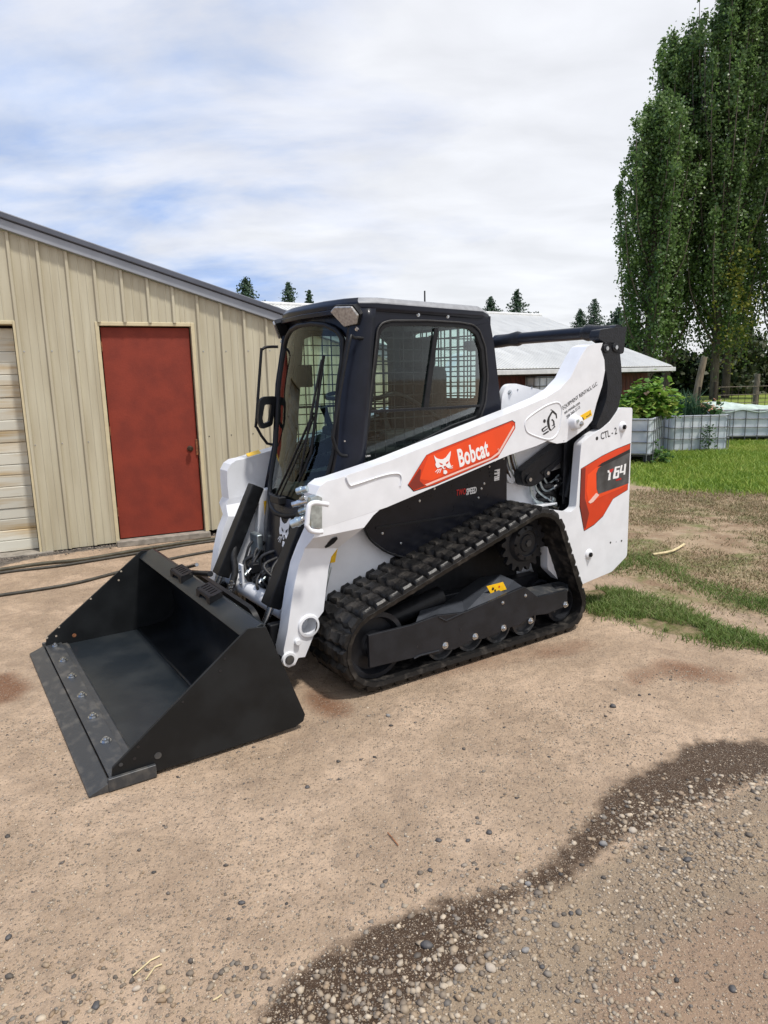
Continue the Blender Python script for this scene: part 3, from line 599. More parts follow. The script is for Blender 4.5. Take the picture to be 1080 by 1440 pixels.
# plants
def bigleaves(n, C, size, name='foliage', m='squash_leaf', parent=None):
    V = []; F = []
    for i in range(len(C)):
        c = C[i]; s = size*rng.uniform(.6, 1.3); az_ = rng.uniform(0, 2*PI); tilt = rng.normal(0, .5); R_ = (Matrix.Rotation(az_, 3, 'Z') @ Matrix.Rotation(tilt, 3, 'X') @ Matrix.Rotation(rng.normal(0, .35), 3, 'Y'))
        b = len(V); V.append(tuple(R_ @ Vector((0, 0, 0))+Vector(c)))
        for k in range(10):
            a = 2*PI*k/10; rr = s*(.5 if k % 2 else .36)*(1.15 if k in (4, 5, 6) else 1); V.append(tuple(R_ @ Vector((rr*math.cos(a), rr*math.sin(a), -.22*rr+.05*s*math.sin(k*2)))+Vector(c)))
        F += [(b, b+1+k, b+1+(k+1) % 10) for k in range(10)]
    return raw(name, V, F, m, parent)
def mound(cx, cy, cz, rx, ry, rz_, n):
    d = rng.normal(size=(n, 3)); d /= np.linalg.norm(d, axis=1)[:, None]; d[:, 2] = np.abs(d[:, 2]); r_ = (rng.uniform(.5, 1.05, n)*(1+.55*np.array([mnoise.noise(Vector((a*2.2+cx*7, b*2.2, c*2.2))) for a, b, c in d])))[:, None]
    return np.array([cx, cy, cz])+d*r_*np.array([rx, ry, rz_])
sq = empty('squash_plant', (4.35, 12.6, .8)); tag(sq, 'large leafy squash spilling over the nearest planter', 'plant')
bigleaves(0, np.concatenate([mound(.10, .1, -.02, .74, .5, .46, 950), mound(.45, -.05, .05, .52, .4, .62, 560), mound(-.35, 0, 0, .3, .4, .22, 130)]), .118, 'foliage', 'squash_leaf', sq)
C_ = mound(.45, 0, .15, .42, .35, .5, 46); bigleaves(0, C_, .07, 'blossom', 'flower_orange', sq)
for k in range(22): a = k*.5; tube('stem', [(0.1*math.cos(a)+.05, .1*math.sin(a), -.1), (.35*math.cos(a)+.1, .25*math.sin(a), .18), (.55*math.cos(a)+.1, .42*math.sin(a), .26+.1*math.sin(k))], .008, 'weed_leaf', sq, 5)
def blades(n, cx, cy, cz, rx, ry, h, w, m, name, parent, spread=.4):
    P = rng.uniform(-1, 1, (n, 2))*np.array([rx, ry])+np.array([cx, cy]); H_ = h*rng.uniform(.5, 1.15, n); d = rng.normal(0, spread, (n, 2))*H_[:, None]; a = rng.uniform(0, 2*PI, n); W_ = np.stack([np.cos(a), np.sin(a)], -1)*w/2
    z0 = np.full(n, cz) if np.isscalar(cz) else cz
    b0 = np.c_[P-W_, z0]; b1 = np.c_[P+W_, z0]; m0 = np.c_[P+d*.35-W_*.8, z0+H_*.62]; m1 = np.c_[P+d*.35+W_*.8, z0+H_*.62]; tp = np.c_[P+d, z0+H_]
    V = np.stack([b0, b1, m1, m0, tp], 1).reshape(-1, 3); i = np.arange(n)[:, None]*5
    F = np.concatenate([i+np.array([[0, 1, 2]]), i+np.array([[0, 2, 3]]), i+np.array([[3, 2, 4]])]); return fastmesh(name, V, F, m, parent)
gc = empty('ground_cover_plant', (3.9, 12.2, .8)); tag(gc, 'low feathery greens at the front rim of the nearest planter', 'plant'); blades(1500, .1, 0, -.03, .45, .16, .11, .008, 'squash_leaf', 'foliage', gc, .5)
on = empty('onion_plant', (6.0, 14.2, .70)); tag(on, 'spiky dark onion leaves in the middle planter', 'plant'); blades(260, .05, 0, -.02, .38, .25, .52, .022, 'onion_leaf', 'foliage', on, .45)
fl = empty('flowering_plant', (6.62, 14.15, .70)); tag(fl, 'pink and white flowering weeds at the right side of the middle planter', 'plant')
bigleaves(0, mound(0, 0, 0, .28, .3, .26, 130), .10, 'foliage', 'weed_leaf', fl); bigleaves(0, mound(0, 0, .06, .27, .28, .26, 60), .06, 'blossom', 'flower_orange', fl)
vp = empty('creeping_weed', (6.42, 13.66, 0)); tag(vp, 'weed climbing the front of the middle planter', 'plant'); C_ = np.stack([rng.normal(0, .07, 150), rng.normal(-.03, .03, 150), rng.uniform(0, .55, 150)], -1); bigleaves(0, C_, .05, 'foliage', 'weed_leaf', vp)
wd = empty('weed_clump', (4.75, 11.95, 0)); tag(wd, 'dark weed clump growing by the pallet of the nearest planter', 'plant'); bigleaves(0, mound(0, .05, 0, .28, .2, .36, 300), .06, 'foliage', 'weed_leaf', wd)
rows = []
for j in range(10):
    r_ = []
    for i in range(26):
        a = i/25; b = j/9; x = -.06+2.32*a; y = -.05+1.2*b; z = .03+.10*math.sin(a*7+b*2)*math.sin(b*3.1)+.05*math.sin(a*23+b*9)*.5
        if j == 0: z = -.05-.03*math.sin(a*20)
        r_.append((x, y, z))
    rows.append(r_)
cl = grid('cover_cloth', rows, 'cloth_pale', thick=.006); cl.location = (7.45, 15.45, .74); cl.rotation_euler = (0, 0, math.radians(-6)); tag(cl, 'pale green cloth draped over the rightmost planter', 'cloth')
# ================================================================= GRASS (stuff)
def inside(poly, n, noisy=0, dens=None):
    P = np.array(poly); lo = P.min(0); hi = P.max(0); out = np.zeros((0, 2))
    while len(out) < n:
        q = rng.uniform(lo, hi, (n*2, 2)); d = sdist(q[:, 0], q[:, 1], poly); k = d+rng.normal(0, noisy, len(q)) < 0
        if dens is not None: k &= rng.uniform(size=len(q)) < dens(q)
        out = np.concatenate([out, q[k]])
    return out[:n]
def pn(q, s, o=0): return np.array([mnoise.noise(Vector((a*s+o, b*s, .3))) for a, b in q])
def grassy(P, h, w, m, name, label, spread=.5):
    n = len(P); H_ = h*rng.uniform(.4, 1.2, n); d = rng.normal(0, spread, (n, 2))*H_[:, None]; a = rng.uniform(0, 2*PI, n); W_ = np.stack([np.cos(a), np.sin(a)], -1)*w/2; z0 = gz(P[:, 0], P[:, 1])-.004
    b0 = np.c_[P-W_, z0]; b1 = np.c_[P+W_, z0]; m0 = np.c_[P+d*.35-W_*.8, z0+H_*.62]; m1 = np.c_[P+d*.35+W_*.8, z0+H_*.62]; tp = np.c_[P+d, z0+H_]
    V = np.stack([b0, b1, m1, m0, tp], 1).reshape(-1, 3); i = np.arange(n)[:, None]*5
    F = np.concatenate([i+np.array([[0, 1, 2]]), i+np.array([[0, 2, 3]]), i+np.array([[3, 2, 4]])]); tag(fastmesh(name, V, F, m), label, kind='stuff')
q = inside(TUFT, 14000, .06); q = q[(pn(q, 3.5)+.4*pn(q, 9) > -.22)]
grassy(q, .050, .005, 'grass_tuft', 'grass_strip', 'green grass strip growing between the dirt tracks', .7)
q = inside(DRY, 130000, .2); q = q[pn(q, 1.1, 4)+.7*pn(q, 4.5) > .0+.5*rng.uniform(-1, 1, len(q))]
grassy(q, .028, .007, 'grass_dry', 'dry_grass', 'patchy half dead grass on the trampled ground', .8)
LAWN2 = [(3.575,10.261),(4.055,9.265),(5.011,8.899),(5.379,8.738),(7.263,8.076),(14.944,16.901),(11.646,19.209),(10.811,19.48),(6.252,17.826)]
q = inside(LAWN2, 110000, .25)
grassy(q, .075, .012, 'grass_green', 'lawn_grass', 'bright green lawn in front of the planters', .6)
PE = [(1.777,5.419),(2.165,5.692),(2.359,4.813),(2.545,4.399),(2.678,4.226),(2.831,4.481),(2.47,5.051),(2.268,5.972),(1.83,5.586)]
q = inside(PE, 6000, .08); grassy(q[pn(q, 2, 9) > 0], .035, .005, 'grass_tuft', 'grass_edge', 'ragged grass edge along the dirt path', .7)

# ================================================================= STONES
ico = [(0, 0, 1), (.894, 0, .447), (.276, .851, .447), (-.724, .526, .447), (-.724, -.526, .447), (.276, -.851, .447), (.724, .526, -.447), (-.276, .851, -.447), (-.894, 0, -.447), (-.276, -.851, -.447), (.724, -.526, -.447), (0, 0, -1)]
icf = [(0, 1, 2), (0, 2, 3), (0, 3, 4), (0, 4, 5), (0, 5, 1), (1, 6, 2), (2, 7, 3), (3, 8, 4), (4, 9, 5), (5, 10, 1), (2, 6, 7), (3, 7, 8), (4, 8, 9), (5, 9, 10), (1, 10, 6), (6, 11, 7), (7, 11, 8), (8, 11, 9), (9, 11, 10), (10, 11, 6)]
ico = np.array(ico); icf = np.array(icf)
def stone_mat(name, cols):
    m = bpy.data.materials.new(name); m.use_nodes = True; t = m.node_tree; n = t.nodes; l = t.links; b = n['Principled BSDF']; b.inputs['Roughness'].default_value = .7
    g = n.new('ShaderNodeNewGeometry'); r = n.new('ShaderNodeValToRGB'); r.color_ramp.interpolation = 'LINEAR'; el = r.color_ramp.elements; el[0].color = (*cols[0], 1); el[1].color = (*cols[-1], 1)
    for i, c in enumerate(cols[1:-1]): x = el.new((i+1)/(len(cols)-1)); x.color = (*c, 1)
    l.new(g.outputs['Random Per Island'], r.inputs[0]); nn = n.new('ShaderNodeTexNoise'); nn.inputs['Scale'].default_value = 90; l.new(g.outputs['Position'], nn.inputs['Vector'])
    mi = n.new('ShaderNodeMix'); mi.data_type = 'RGBA'; mi.blend_type = 'MULTIPLY'; mi.inputs[0].default_value = .35; l.new(r.outputs[0], mi.inputs[6]); l.new(nn.outputs[0], mi.inputs[7]); l.new(r.outputs[0], mi.inputs[6])
    l.new(mi.outputs[2], b.inputs['Base Color']); MAT[name] = m
STC = [(.10, .085, .07), (.24, .19, .14), (.38, .30, .21), (.27, .19, .12), (.33, .27, .20), (.55, .46, .35), (.14, .125, .11), (.30, .22, .15)]
stone_mat('gravel_stone', STC); stone_mat('gravel_dark', [(.05, .045, .042), (.12, .10, .085), (.30, .25, .2)])
def gravel(P, smin, smax, name, label, m='gravel_stone', pw=2.5):
    n = len(P); s = smin+(smax-smin)*rng.uniform(0, 1, n)**pw; sc = s[:, None]*np.stack([rng.uniform(.8, 1.3, n), rng.uniform(.7, 1.1, n), rng.uniform(.45, .8, n)], -1)
    a = rng.uniform(0, 2*PI, n); ca, sa = np.cos(a)[:, None], np.sin(a)[:, None]
    jit = ico[None]*(1+rng.normal(0, .19, (n, 12)))[..., None]*sc[:, None, :]
    Vx = jit[..., 0]*ca-jit[..., 1]*sa; Vy = jit[..., 0]*sa+jit[..., 1]*ca
    z0 = gz(P[:, 0], P[:, 1])+sc[:, 2]*rng.uniform(-.25, .45, n)
    V = np.stack([Vx+P[:, :1], Vy+P[:, 1:2], jit[..., 2]+z0[:, None]], -1).reshape(-1, 3)
    F = (np.arange(n)[:, None, None]*12+icf[None]).reshape(-1, 3); tag(fastmesh(name, V, F, m, smooth=False), label, kind='stuff')
VIEW = [(-3.296,3.147),(-0.336,3.153),(0.582,3.427),(3.981,3.827),(1.549,1.322),(-1.646,1.397)]
SIDE = [(-0.385,1.367),(-0.147,1.644),(0.316,1.825),(0.678,2.102),(0.986,2.266),(1.557,2.545),(2.74,2.548),(1.549,1.322)]
BELT = [(-0.385,1.367),(-0.168,1.669),(0.015,1.82),(0.387,1.974),(0.717,2.235),(1.038,2.395),(1.557,2.545),(1.543,2.47),(1.013,2.146),(0.602,1.92),(0.388,1.754),(0.27,1.544),(0.138,1.355)]
gravel(inside(VIEW, 24000, 0, lambda q: np.clip(.5+1.2*pn(q, 1.7, 3), .1, 1)), .0013, .0058, 'fine_gravel', 'fine grit scattered over the dirt', pw=2)
gravel(inside(SIDE, 11000, .15, lambda q: np.clip(.35+1.9*pn(q, 2.3, 2), .04, 1)), .0016, .0095, 'gravel_spread', 'loose gravel on the right foreground', pw=3)
gravel(inside(BELT, 2500, .10, lambda q: np.clip(.4+1.9*pn(q, 2.6, 7), .05, 1)), .0022, .0130, 'gravel_belt', 'rounded pebbles along the wet strip', pw=2.4)
gravel(inside(VIEW, 420, 0), .003, .010, 'dark_pebbles', 'small dark pebbles dotted over the dirt', 'gravel_dark', pw=1.5)
BOT = [(-1.242,1.698),(-0.212,1.719),(-0.181,1.363),(-1.053,1.383)]
gravel(inside(BOT, 380, .05), .003, .012, 'corner_gravel', 'pebbles in the near left corner', pw=1.8)
BRM = [(-3.699,6.005),(-3.247,6.39),(-2.643,6.726),(-1.646,7.164),(-1.676,7.305),(-2.724,6.947),(-3.287,6.474),(-3.816,6.208)]
gravel(inside(BRM, 2500, .03), .004, .014, 'wall_gravel', 'dark gravel along the foot of the garage', 'gravel_dark', pw=1.5)
def stone(px, label, s, col, fl_=.6):
    x, y = px; me = bpy.data.meshes.new('loose_stone'); bm = bmesh.new(); bmesh.ops.create_icosphere(bm, subdivisions=2, radius=1)
    sc = Vector((s*random.uniform(.9, 1.25), s*random.uniform(.75, 1.0), s*fl_)); rot = Matrix.Rotation(random.uniform(0, 6), 3, 'Z'); sd_ = random.uniform(0, 50)
    for v in bm.verts:
        k = 1+.22*mnoise.noise(v.co*1.3+Vector((sd_, 0, 0)))+.08*mnoise.noise(v.co*3+Vector((0, sd_, 0))); v.co = rot @ Vector((v.co.x*sc.x*k, v.co.y*sc.y*k, v.co.z*sc.z*k))
    bm.to_mesh(me); bm.free(); me.polygons.foreach_set('use_smooth', [True]*len(me.polygons))
    o = link('loose_stone', me, col); o.location = (x, y, float(gz(x, y)[0])+s*fl_*.5); tag(o, label, 'stone', 'larger loose stones')
mat('stone_dark', (.055, .052, .052), .6, nscale=60, namt=-.5, bump=.2); mat('stone_grey', (.24, .23, .22), .65, nscale=60, namt=.3, bump=.2); mat('stone_tan', (.42, .33, .22), .7, nscale=60, namt=.25, bump=.2); mat('stone_pale', (.42, .36, .29), .7, nscale=60, namt=.2, bump=.2)
for (p, lb, s, c) in zip([(-0.002,3.1),(1.095,3.135),(-0.472,1.895),(-1.14,1.78),(-0.784,1.541),(-0.626,1.584),(-0.694,1.588),(0.094,1.708),(0.18,1.624),(0.263,1.621),(0.37,1.678),(0.535,1.815),(0.349,2.204),(0.166,2.168),(0.268,2.164),(0.125,2.016),(0.983,2.038),(0.421,2.064),(0.404,1.622),(0.886,1.542),(0.434,1.947),(-0.332,2.515),(0.731,2.129),(0.858,2.198)], (
        'grey stone lying beside the front end of the track', 'dark flat stone right of the track on bare dirt', 'dark stone below the bucket corner', 'dark stone at the left edge of the dirt', 'dark wet looking stone near the straw', 'tan angular stone beside the straw', 'pale oval stone left of the straw',
        'big dark stone in the wet strip', 'pale block shaped stone beside the wet strip', 'pale flat stone at the right edge of the wet strip', 'wide grey stone between wet strip and gravel', 'dark stone in the right gravel', 'dark stone out on the pale dirt, upper one of a loose trio', 'dark stone out on the pale dirt, lower left of the loose trio', 'small dark stone in the middle of the pale dirt', 'dark pebble just above the wet strip',
        'black stone lying in the gravel at far right', 'round tan stone above the wet strip bend', 'small black stone in the lower gravel', 'dark stone near the bottom right corner', 'round grey stone on the edge of the wet strip bend', 'small dark stone in front of the bucket side', 'grey flat stone where the wet strip narrows', 'light flat stone beside the wide part of the wet strip'),
        (.013, .017, .010, .011, .011, .013, .010, .017, .014, .015, .011, .009, .012, .011, .009, .009, .013, .010, .008, .010, .012, .010, .015, .016),
        'grey dark dark dark dark tan pale dark pale pale grey dark dark dark dark dark dark tan dark dark grey dark grey pale'.split()): stone(p, lb, s, 'stone_'+c)
# straw and twigs
for (pts, lb) in (([(-0.718,1.627),(-0.685,1.678),(-0.664,1.692)], 'long pale straw stalk, left one of two crossing stalks'), ([(-0.678,1.612),(-0.666,1.654),(-0.649,1.663)], 'short straw stalk beneath the long one'), ([(-0.477,1.542),(-0.466,1.55),(-0.458,1.558)], 'short straw bit near the bottom edge'), ([(2.341,5.866),(2.553,5.971),(2.753,6.189)], 'pale curved twig on the dry grass'), ([(-0.013,2.213),(0.004,2.181),(0.023,2.142)], 'reddish twig on the pale dirt')):
    tag(tube('straw_stalk', [(x, y, float(gz(x, y)[0])+.006+(.02 if 'curved' in lb else 0)) for x, y in pts], .0021 if 'curved' not in lb else .011, 'straw' if 'reddish' not in lb else 'rusty_metal', seg=6, curve=0 if 'straw' in lb else 3), lb, 'straw' if 'twig' not in lb else 'twig')
# ================================================================= TRACK LOADER (local +x forward, +y its left, +z up)
LO = Vector((-0.538,3.989,0)); YAW = math.radians(213.2)
ld = empty('track_loader', LO, YAW); tag(ld, 'white compact track loader with black cab, orange stripes and a black bucket', 'track loader')
# ---- chassis
chassis = empty('chassis'); chassis.parent = ld
for sg in (1, -1):
    prism('frame_side', rounded([(-.06, .16), (.08, .30), (-.02, .66), (-.10, .98), (-1.15, 1.12), (-1.2, .5), (-1.7, .30), (-1.7, .16)], .03), sg*.40, sg*.43, 'white_paint', chassis, .006)
box('belly', (-1.75, -.395, .20), (-.02, .395, .60), 'satin_black', chassis, .01)
box('engine_bay', (-1.95, -.40, .50), (-1.24, .40, 1.30), 'satin_black', chassis, .02)
box('engine_hood', (-2.05, -.41, 1.30), (-1.26, .41, 1.36), 'white_paint', chassis, .02)
box('front_crossmember', (-.02, -.40, .20), (.06, .40, .34), 'white_paint', chassis, .012)
# side cover behind the arm
for sg in (1, -1):
    pc = rounded([(-0.171,0.966),(-0.201,0.805),(-0.236,0.728),(-0.342,0.643),(-0.448,0.597),(-0.833,0.499),(-1.247,0.661),(-1.24,1.164),(-0.429,1.096)], .03)
    sc_ = prism('side_cover', pc, sg*.445, sg*.485, 'black_panel', chassis, .006)
    if sg == 1:
        prism('cover_ridge', [(-0.268,0.793),(-0.952,0.787),(-0.952,0.776),(-0.268,0.779)], .484, .490, 'dark_frame', sc_, .001)
        edge = [(-0.196,0.489,0.807),(-0.213,0.489,0.757),(-0.243,0.489,0.712),(-0.336,0.489,0.639),(-0.441,0.489,0.595),(-0.561,0.489,0.559)]; tube('cover_rim', edge, .006, 'satin_black', sc_, curve=4)
        for q in [(-0.312,0.486,0.75),(-0.435,0.486,0.675),(-0.569,0.486,0.903),(-0.676,0.486,0.963),(-1.011,0.486,0.871),(-1.056,0.486,0.953),(-1.096,0.486,1.054),(-1.141,0.486,1.085),(-1.034,0.486,0.925)]: bolt(q, sc_, .5)
        text('lettering', 'TWO', [(-0.836,0.487,0.903)][0], (-1, 0, .03), (0, 0, 1), .050, 'red_print', sc_, .60, .0008, shear=.2)
        text('lettering', 'SPEED', [(-0.913,0.487,0.899)][0], (-1, 0, .06), (0, 0, 1), .053, 'white_print', sc_, .56, .0014, shear=.2)
        tt = [(-1.139,1.028),(-1.183,1.031),(-1.178,0.963),(-1.137,0.96)]; prism('barcode_label', tt, .4855, .4868, 'white_print', sc_)
        for k in range(4): prism('barcode_line', [(tt[0][0]-.006, tt[0][1]-.016-.015*k), (tt[1][0]+.006, tt[1][1]-.014-.015*k), (tt[1][0]+.006, tt[1][1]-.016-.015*k), (tt[0][0]-.006, tt[0][1]-.018-.015*k)], .4869, .4874, 'black_print', sc_)
        for k in range(6): box('vent_slot', (-1.16+.004*k, .4855, 1.0+.022*k-.01), (-1.10+.004*k, .489, 1.0+.022*k), 'satin_black', sc_)
# rear upright with the hose bay
for sg in (1, -1):
    up_ = prism('upright', [rounded([(-1.261,1.062),(-1.258,0.814),(-1.426,0.761),(-1.689,0.72),(-1.936,0.61),(-1.973,1.05),(-1.831,1.437),(-1.643,1.484),(-1.343,1.545),(-1.277,1.538),(-1.237,1.475),(-1.227,1.328)], .03), rounded([(-1.582,0.95),(-1.829,0.989),(-1.903,0.703),(-1.709,0.727),(-1.533,0.852)], .02)] , sg*.40, sg*.44, 'white_paint', chassis, .005)
    if sg == 1:
        bolt([(-1.302,0.44,1.49)][0], up_, 1.2)
        for q in [(-1.49,0.44,1.515),(-1.567,0.44,1.477),(-1.368,0.44,1.505)]: bolt(q, up_, .45)
box('hose_bay_back', (-1.95, .30, .66), (-1.30, .33, 1.2), 'black_panel', chassis)
box('fender_lip', (-1.66, .435, .755), (-1.20, .52, .77), 'white_paint', chassis, .004)
# front fairing of the tub, with emblem
rows = []
for i in range(9):
    z = .36+(.93-.36)*i/8; w_ = .20+.14*min(1, i/5); r_ = []
    for j in range(13):
        a = -1+2*j/12; r_.append((.10-.10*(i/8)+.07*(1-a*a), a*w_, z))
    rows.append(r_)
ff = grid('front_fairing', rows, 'black_panel', chassis, thick=.02)
for sg in (1, -1):
    prism('fairing_side', [(.09, .34), (.10, .5), (.05, .93), (-.2, .95), (-.2, .34)], sg*.34, sg*.395, 'white_paint' if sg < 0 else 'black_panel', chassis, .01)
box('hazard_label', (.0, -.336, .70), (.03, -.333, .86), 'yellow_print', chassis)
def cat_polys():
    """head of the emblem in unit box, y up; list of filled outlines (white) and dark features"""
    head = [(.0, 1.0), (.10, .86), (.22, .78), (.36, .74), (.50, .73), (.66, .80), (.80, .96), (.98, 1.16), (.95, .92), (.90, .74), (.86, .60), (.90, .46), (.96, .30), (.86, .26), (.80, .20), (.72, .26), (.64, .34), (.60, .18), (.52, .16), (.46, .24), (.40, .32), (.28, .30), (.18, .26), (.10, .34), (.06, .46), (.10, .58), (.06, .72)]
    chin = [(.50, .10), (.60, .12), (.70, .08), (.72, -.04), (.62, -.12), (.50, -.08)]
    eyes = [[(.28, .56), (.46, .48), (.48, .42), (.34, .44)], [(.66, .52), (.82, .62), (.80, .50), (.68, .44)]]; nose = [[(.52, .34), (.66, .36), (.60, .26), (.56, .20)]]
    wh = [[(.20, .22), (.02, .06), (.04, .04), (.24, .20)], [(.28, .22), (.12, -.02), (.15, -.03), (.32, .20)], [(.36, .24), (.26, -.02), (.29, -.02), (.40, .22)], [(.84, .26), (1.06, .34), (1.07, .31), (.86, .22)], [(.84, .22), (1.06, .22), (1.06, .19), (.86, .18)]]
    return [head, chin]+wh, eyes+nose
def emblem(o3, parent, dark):
    w_, d_ = cat_polys()
    for l_ in w_: prism('emblem', l_, 0, .0012, 'white_print', parent, to3=o3)
    for l_ in d_: prism('emblem_detail', l_, .0013, .0020, dark, parent, to3=o3)
def fe(a, b, w):
    y = .030+.115*a; z = .690+.155*b-.02*a; rel = max(-1, min(1, y/.3)); x = .10-.10*((z-.36)/.57)+.07*(1-rel*rel)+.004+w; return (x, y, z)
emblem(fe, chassis, 'black_print')
# tilted bracket, hoses in the front bay
box('step_bracket', (.10, -.33, .50), (.14, -.21, .68), 'zinc', chassis, .01)
HS = random.Random(3)
for k in range(16):
    R_ = HS.uniform; y0 = R_(-.31, .12); a = Vector((R_(.08, .14), y0, R_(.50, .64))); e_ = Vector((R_(.08, .16), y0+R_(-.16, .16), R_(.28, .40))); m1 = a.lerp(e_, .3)+Vector((R_(.05, .12), R_(-.06, .06), R_(-.02, .05))); m2 = a.lerp(e_, .7)+Vector((R_(.03, .11), R_(-.08, .08), R_(-.04, .02)))
    tube('hydraulic_hose', [a, m1, m2, e_], R_(.008, .014), 'hose_rubber', chassis, curve=6)
for k in range(7):
    p = Vector((.17+.01*k % .03, -.28+.07*k, .44+.03*(k % 3))); box('valve_block', p-Vector((.025, .028, .025)), p+Vector((.03, .028, .03)), 'satin_black', chassis, .006); cyl('fitting', p+Vector((.03, 0, 0)), p+Vector((.055, .01, -.02)), .010, 'zinc' if k % 2 else 'steel', chassis, 10)
tube('coupler_hose', [(.08, -.40, .80), (.14, -.37, .74), (.20, -.36, .66), (.25, -.33, .56), (.26, -.30, .45), (.30, -.28, .36), (.36, -.22, .30)], .021, 'hose_rubber', chassis, 12, 7)
for q in ((.125, -.378, .76), (.165, -.368, .71)): cyl('hose_collar', q, Vector(q)+Vector((.012, .006, -.03)), .026, 'zinc', chassis, 14)
tube('hose_spring', [(.36+.012*math.cos(k*1.3)-.018*k/10, -.24+.02*k/10+.025*math.sin(k*1.3), .31+.005*k) for k in range(26)], .004, 'steel', chassis, 6)
box('hose_clamp_plate', (.245, -.235, .36), (.262, -.185, .52), 'white_paint', chassis, .006)
for zz in (.40, .48): bolt((.262, -.21, zz), chassis, .8, (1, 0, 0))
# ---- rear end
ENDL = [(-1.711,1.163),(-1.798,1.208),(-1.903,1.245),(-1.978,1.285),(-2.071,1.37),(-2.201,1.365),(-2.215,0.348),(-2.06,0.261),(-1.841,0.236),(-1.636,0.211),(-1.434,0.39),(-1.422,0.775),(-1.628,0.729),(-1.68,0.753)]
for sg in (1, -1):
    ep = prism('rear_side_plate', rounded(ENDL, .02), sg*.60, sg*.66, 'white_paint', ld, .008)
    if sg == 1:
        rp_ = [(-2.191,1.126),(-2.047,1.099),(-1.913,1.065),(-1.718,0.999),(-1.716,0.758),(-1.766,0.593),(-1.86,0.621),(-1.945,0.667),(-2.039,0.772),(-2.183,0.816)]
        prism('stripe_border', [(x+(x+1.93)*.02, z+(z-.9)*.02) for x, z in rp_], .6600, .6612, 'black_print', ep)
        prism('side_stripe', rp_, .6610, .6625, 'orange_print', ep)
        prism('stripe_maroon', [(-1.718,0.997),(-1.755,1.007),(-1.758,0.808),(-1.804,0.7),(-1.775,0.6),(-1.753,0.622),(-1.717,0.757)], .6622, .6630, 'maroon_print', ep)  # printed maroon band of the stripe graphic
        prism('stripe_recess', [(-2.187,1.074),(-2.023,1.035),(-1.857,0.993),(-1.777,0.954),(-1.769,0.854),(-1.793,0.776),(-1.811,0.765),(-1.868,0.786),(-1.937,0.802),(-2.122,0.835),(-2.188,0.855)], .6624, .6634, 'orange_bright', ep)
        prism('stripe_peach', [(-1.793,0.776),(-1.811,0.765),(-1.841,0.773),(-1.895,0.812),(-1.866,0.829)], .6632, .6640, 'peach_print', ep)  # printed peach tip of the stripe graphic
        prism('number_panel', [(-2.189,1.074),(-2.03,1.037),(-1.932,1.01),(-1.878,0.991),(-1.859,0.956),(-1.867,0.857),(-1.887,0.819),(-2.124,0.849),(-2.19,0.859)], .6632, .6642, 'grey_print', ep)
        prism('panel_top_edge', [(-2.188,1.091),(-2.022,1.049),(-1.911,1.021),(-1.87,1.001),(-1.912,1.002),(-1.988,1.019),(-2.189,1.069)], .6640, .6650, 'black_print', ep)
        # T64 built from strokes
        def stroke(name, px, m): prism(name, px, .6648, .6658, m, ep)
        stroke('lettering', [(-1.984,0.951),(-2.001,0.953),(-1.997,0.902),(-1.974,0.901)], 'white_print'); stroke('lettering', [(-1.966,0.966),(-1.984,0.968),(-1.989,0.953),(-1.971,0.95)], 'white_print')
        stroke('lettering', [(-1.988,0.97),(-2.026,0.975),(-2.024,0.964),(-2.007,0.949),(-1.991,0.95)], 'red_print')
        prism('lettering', [[(-2.04,0.984),(-2.092,0.986),(-2.091,0.976),(-2.055,0.974),(-2.055,0.958),(-2.085,0.96),(-2.083,0.911),(-2.067,0.906),(-2.024,0.906),(-2.024,0.921)], [(-2.05,0.946),(-2.07,0.947),(-2.067,0.921),(-2.047,0.92)]], .6648, .6658, 'white_print', ep)
        stroke('lettering', [(-2.099,0.989),(-2.117,0.99),(-2.108,0.949),(-2.132,0.95),(-2.135,0.994),(-2.154,0.996),(-2.147,0.924),(-2.13,0.923),(-2.132,0.939),(-2.088,0.937)], 'white_print')
        text('lettering', 'R-SERIES', [(-2.056,0.665,0.888)][0], (-1, 0, .10), (0, 0, 1), .016, 'red_print', ep, .9, .0006)
        text('lettering', 'CTL - 2', [(-1.895,0.66,1.172)][0], (-1, 0, .19), (0.1, 0, 1), .064, 'black_print', ep, .80, .0005)
        for q, r_ in zip([(-1.857,0.66,1.184),(-2.032,0.66,0.47),(-2.147,0.66,0.465),(-2.091,0.66,0.466)], (.012, .007, .007, .003)): cyl('hole', q, Vector(q)+Vector((0, .001, 0)), r_, 'black_print', ep, 16)
        for q in [(-2.106,0.66,1.243),(-1.818,0.66,0.423)]:
            lathe('plate_boss', [(.0, .012), (.022, .012), (.030, .009), (.036, 0)], 'white_paint', ep, 24, 'Y', q); bolt(Vector(q)+Vector((0, .008, 0)), ep, 1.5, dark=True)
            cyl('bolt_core', Vector(q)+Vector((0, .02, 0)), Vector(q)+Vector((0, .031, 0)), .006, 'steel', ep, 6)
        box('hinge_pin', (-2.205, .58, .46), (-2.13, .64, .50), 'white_paint', ep, .006)
tg = prism('tailgate', rounded([(-.58, .40), (.58, .40), (.58, 1.34), (-.58, 1.34)], .04), -2.14, -2.04, 'black_panel', ld, .015, to3=lambda a, b, w: (w, a, b))
for sg in (1, -1): box('tailgate_trim', (-2.235, sg*.56 if sg > 0 else -.63, .66), (-2.165, .63 if sg > 0 else -.56, 1.17), 'orange_bright', tg, .015)
